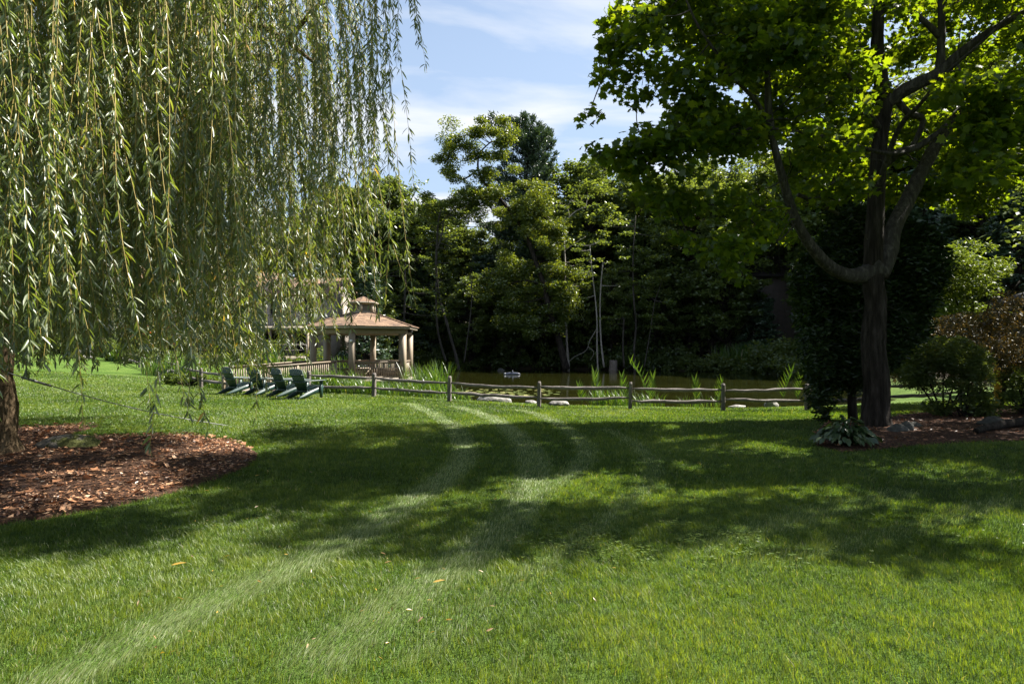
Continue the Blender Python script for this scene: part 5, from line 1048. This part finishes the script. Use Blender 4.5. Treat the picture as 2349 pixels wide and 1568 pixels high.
KIND=['dense dark crowned tree','tall narrow mid green tree','dark drooping conifer','light dappled round crowned tree']
GRP=['dark round crowned woodland trees','tall narrow woodland trees','dark woodland conifers','light round crowned woodland trees']
st_=proto_tree('broadleaf_tree','broadleaf tree whose boughs reach in at the upper right picture corner',12.5,5.0,'mid_leaf',.21,17000,'round',31); st_.location=(20.2,17.0,gz(20.2,17.0)); st_.scale=(.95,.95,.85); st_['group']='trees along the right edge of the lawn'
dup(st_,(17.2,11.6,gz(17.2,11.6)),2.0,'broadleaf tree beside the lawn just beyond the right picture edge',.92,.82)
used=set()
def where(x,Y):
    u=512+x/Y*FPX
    if u<180: return 'in the wood left of the tan house'
    if u<340: return 'in the wood behind the tan house'
    if u<470: return 'in the wood behind the gazebo and grey trunks'
    if u<600: return 'in the wood behind the leaning oak and pine'
    if u<780: return 'in the far wood seen below the maple boughs'
    return 'in the dark wood behind the maple and evergreen'
for k,x,Y,h,lab in WOOD:
    lab=f'{KIND[k]} {where(x,Y)}'; loc=(x,Y,gz(x,Y)); s=h/PH[k]*(.9+.2*random.random()); rz=random.random()*6.28
    if k not in used: t=protos[k]; t.location=loc; t.rotation_euler=(0,0,rz); t.scale=(s*1.08,s*1.08,s); t['label']=lab; used.add(k)
    else: t=dup(protos[k],loc,rz,lab,s*1.08,s)
    t['group']=GRP[k]+' '+where(x,Y)
# undergrowth along the far shore and the wood floor
def undergrowth():
    mb=MB()
    for i in range(430):
        u=375+700*rng.random(); Y=63+22*rng.random()**1.3 if u<740 else 52+26*rng.random()
        x=at_px(u,Y)
        if poly_sd(np.array([[x,Y]]),POND)[0]>-.3: continue
        if 18<x<36 and 56<Y<72: continue
        z=gz(x,Y); r=.9+1.3*rng.random(); 
        for k in range(5): clump_leaves(mb,np.array([x+r*rng.standard_normal()*.6,Y+r*rng.standard_normal()*.5,z+.3+r*1.1*rng.random()]),np.array([r*.6,r*.6,r*.4]),46,.36,tilt=.7,shell=.1,tbase=-.05)
    for i in range(len(POND)):
        a=POND[i]; b=POND[(i+1)%len(POND)]
        if min(a[1],b[1])<44: continue
        L_=np.linalg.norm(b-a); nrm=np.array([b[1]-a[1],-(b[0]-a[0])])/L_
        for k in range(int(L_*2.6)):
            q=a+(b-a)*rng.random()+nrm*(1.1*rng.random()-.1)*(1 if poly_sd(np.array([(a+b)/2+nrm]),POND)[0]<0 else -1); z=max(gz(*q),WATER_Z); r=.5+.8*rng.random()
            for j in range(3): clump_leaves(mb,np.array([q[0]+.5*rng.standard_normal(),q[1]+.4*rng.standard_normal(),z+r*.9*rng.random()]),np.array([r*.7,r*.7,r*.45]),60,.28,tilt=.7,shell=.1,tbase=-.1)
    tag(mb.build('undergrowth',M['dark_leaf']),'dark leafy undergrowth along the far bank and wood floor','undergrowth',kind='stuff')
undergrowth()
# planting on the left, by the tan house and the sloping fence
def left_plants():
    sh=lambda u,Y,w,h,mat,lab,n=3500,size=.13,name='garden_shrub': (lambda x: leafy(name,(x,Y,gz(x,Y)),lab,'shrub',mat,cl(int(14+w*6),-w,w,-w*.6,w*.6,.2*h,.85*h,.22*h,.36*h),size,n))(at_px(u,Y))
    sh(128,46,1.5,1.7,'pale_leaf','bright green rounded shrub beside the sloping fence posts')
    sh(142,43,1.1,1.3,'mid_leaf','dark leaved shrub right of the bright rounded shrub')
    sh(58,50,1.9,3.2,'dark_leaf','dark low branched shrub standing in the upper lawn',5000)
    sh(20,60,3.2,4.2,'mid_leaf','broad green shrub at the far left top of the lawn',6000,.2)
    sh(95,57,2.6,4.0,'mid_leaf','leafy shrub mass in front of the tan house left wall',6000,.18)
    sh(140,54,2.0,2.6,'dark_leaf','dark shrub under the left windows of the tan house',4000,.16)
    sh(190,40,1.5,1.3,'mid_leaf','low shrub by the reeds beyond the sloping fence')
    sh(186,28.5,1.0,.55,'pale_leaf','low pale leaved plants along the fence left of the ramp',2500,.10)
    sh(255,50,2.6,2.2,'dark_leaf','dark shrub below the tan house deck',4000,.16)
    x=at_px(160,52); t=leafy('flowering_shrub',(x,52,gz(x,52)),'shrub dotted with red flowers before the tan house','shrub','dark_leaf',cl(22,-2.2,2.2,-1,1,.5,2.4,.4,.7),.15,4000)
    mb=MB(); n=260; P=np.stack([-2.4+4.8*rng.random(n),-1.4+1.5*rng.random(n),.8+2.0*rng.random(n)],1); mb.leaves(P,rdir(n),rdir(n),.16,.13,T_DIAMOND,F_DIAMOND); mb.build('red_flowers',M['red_flower'],t)['kind']='stuff'
    reed_bed(116,44,'pale striped grassy plant at the foot of the sloping fence',160,.7,1.2,(.5,.4),.7,.05,name='grassy_plant',mat='reed',cat='plant')
    for u,Y,lab in [(108,45,'pale hosta mound left of the striped grassy plant')]:
        sh(u,Y,.8,.6,'pale_leaf',lab,1500,.16,'hosta_plant')
left_plants()
for m in list(bpy.data.meshes):
    if m.users==0: bpy.data.meshes.remove(m)
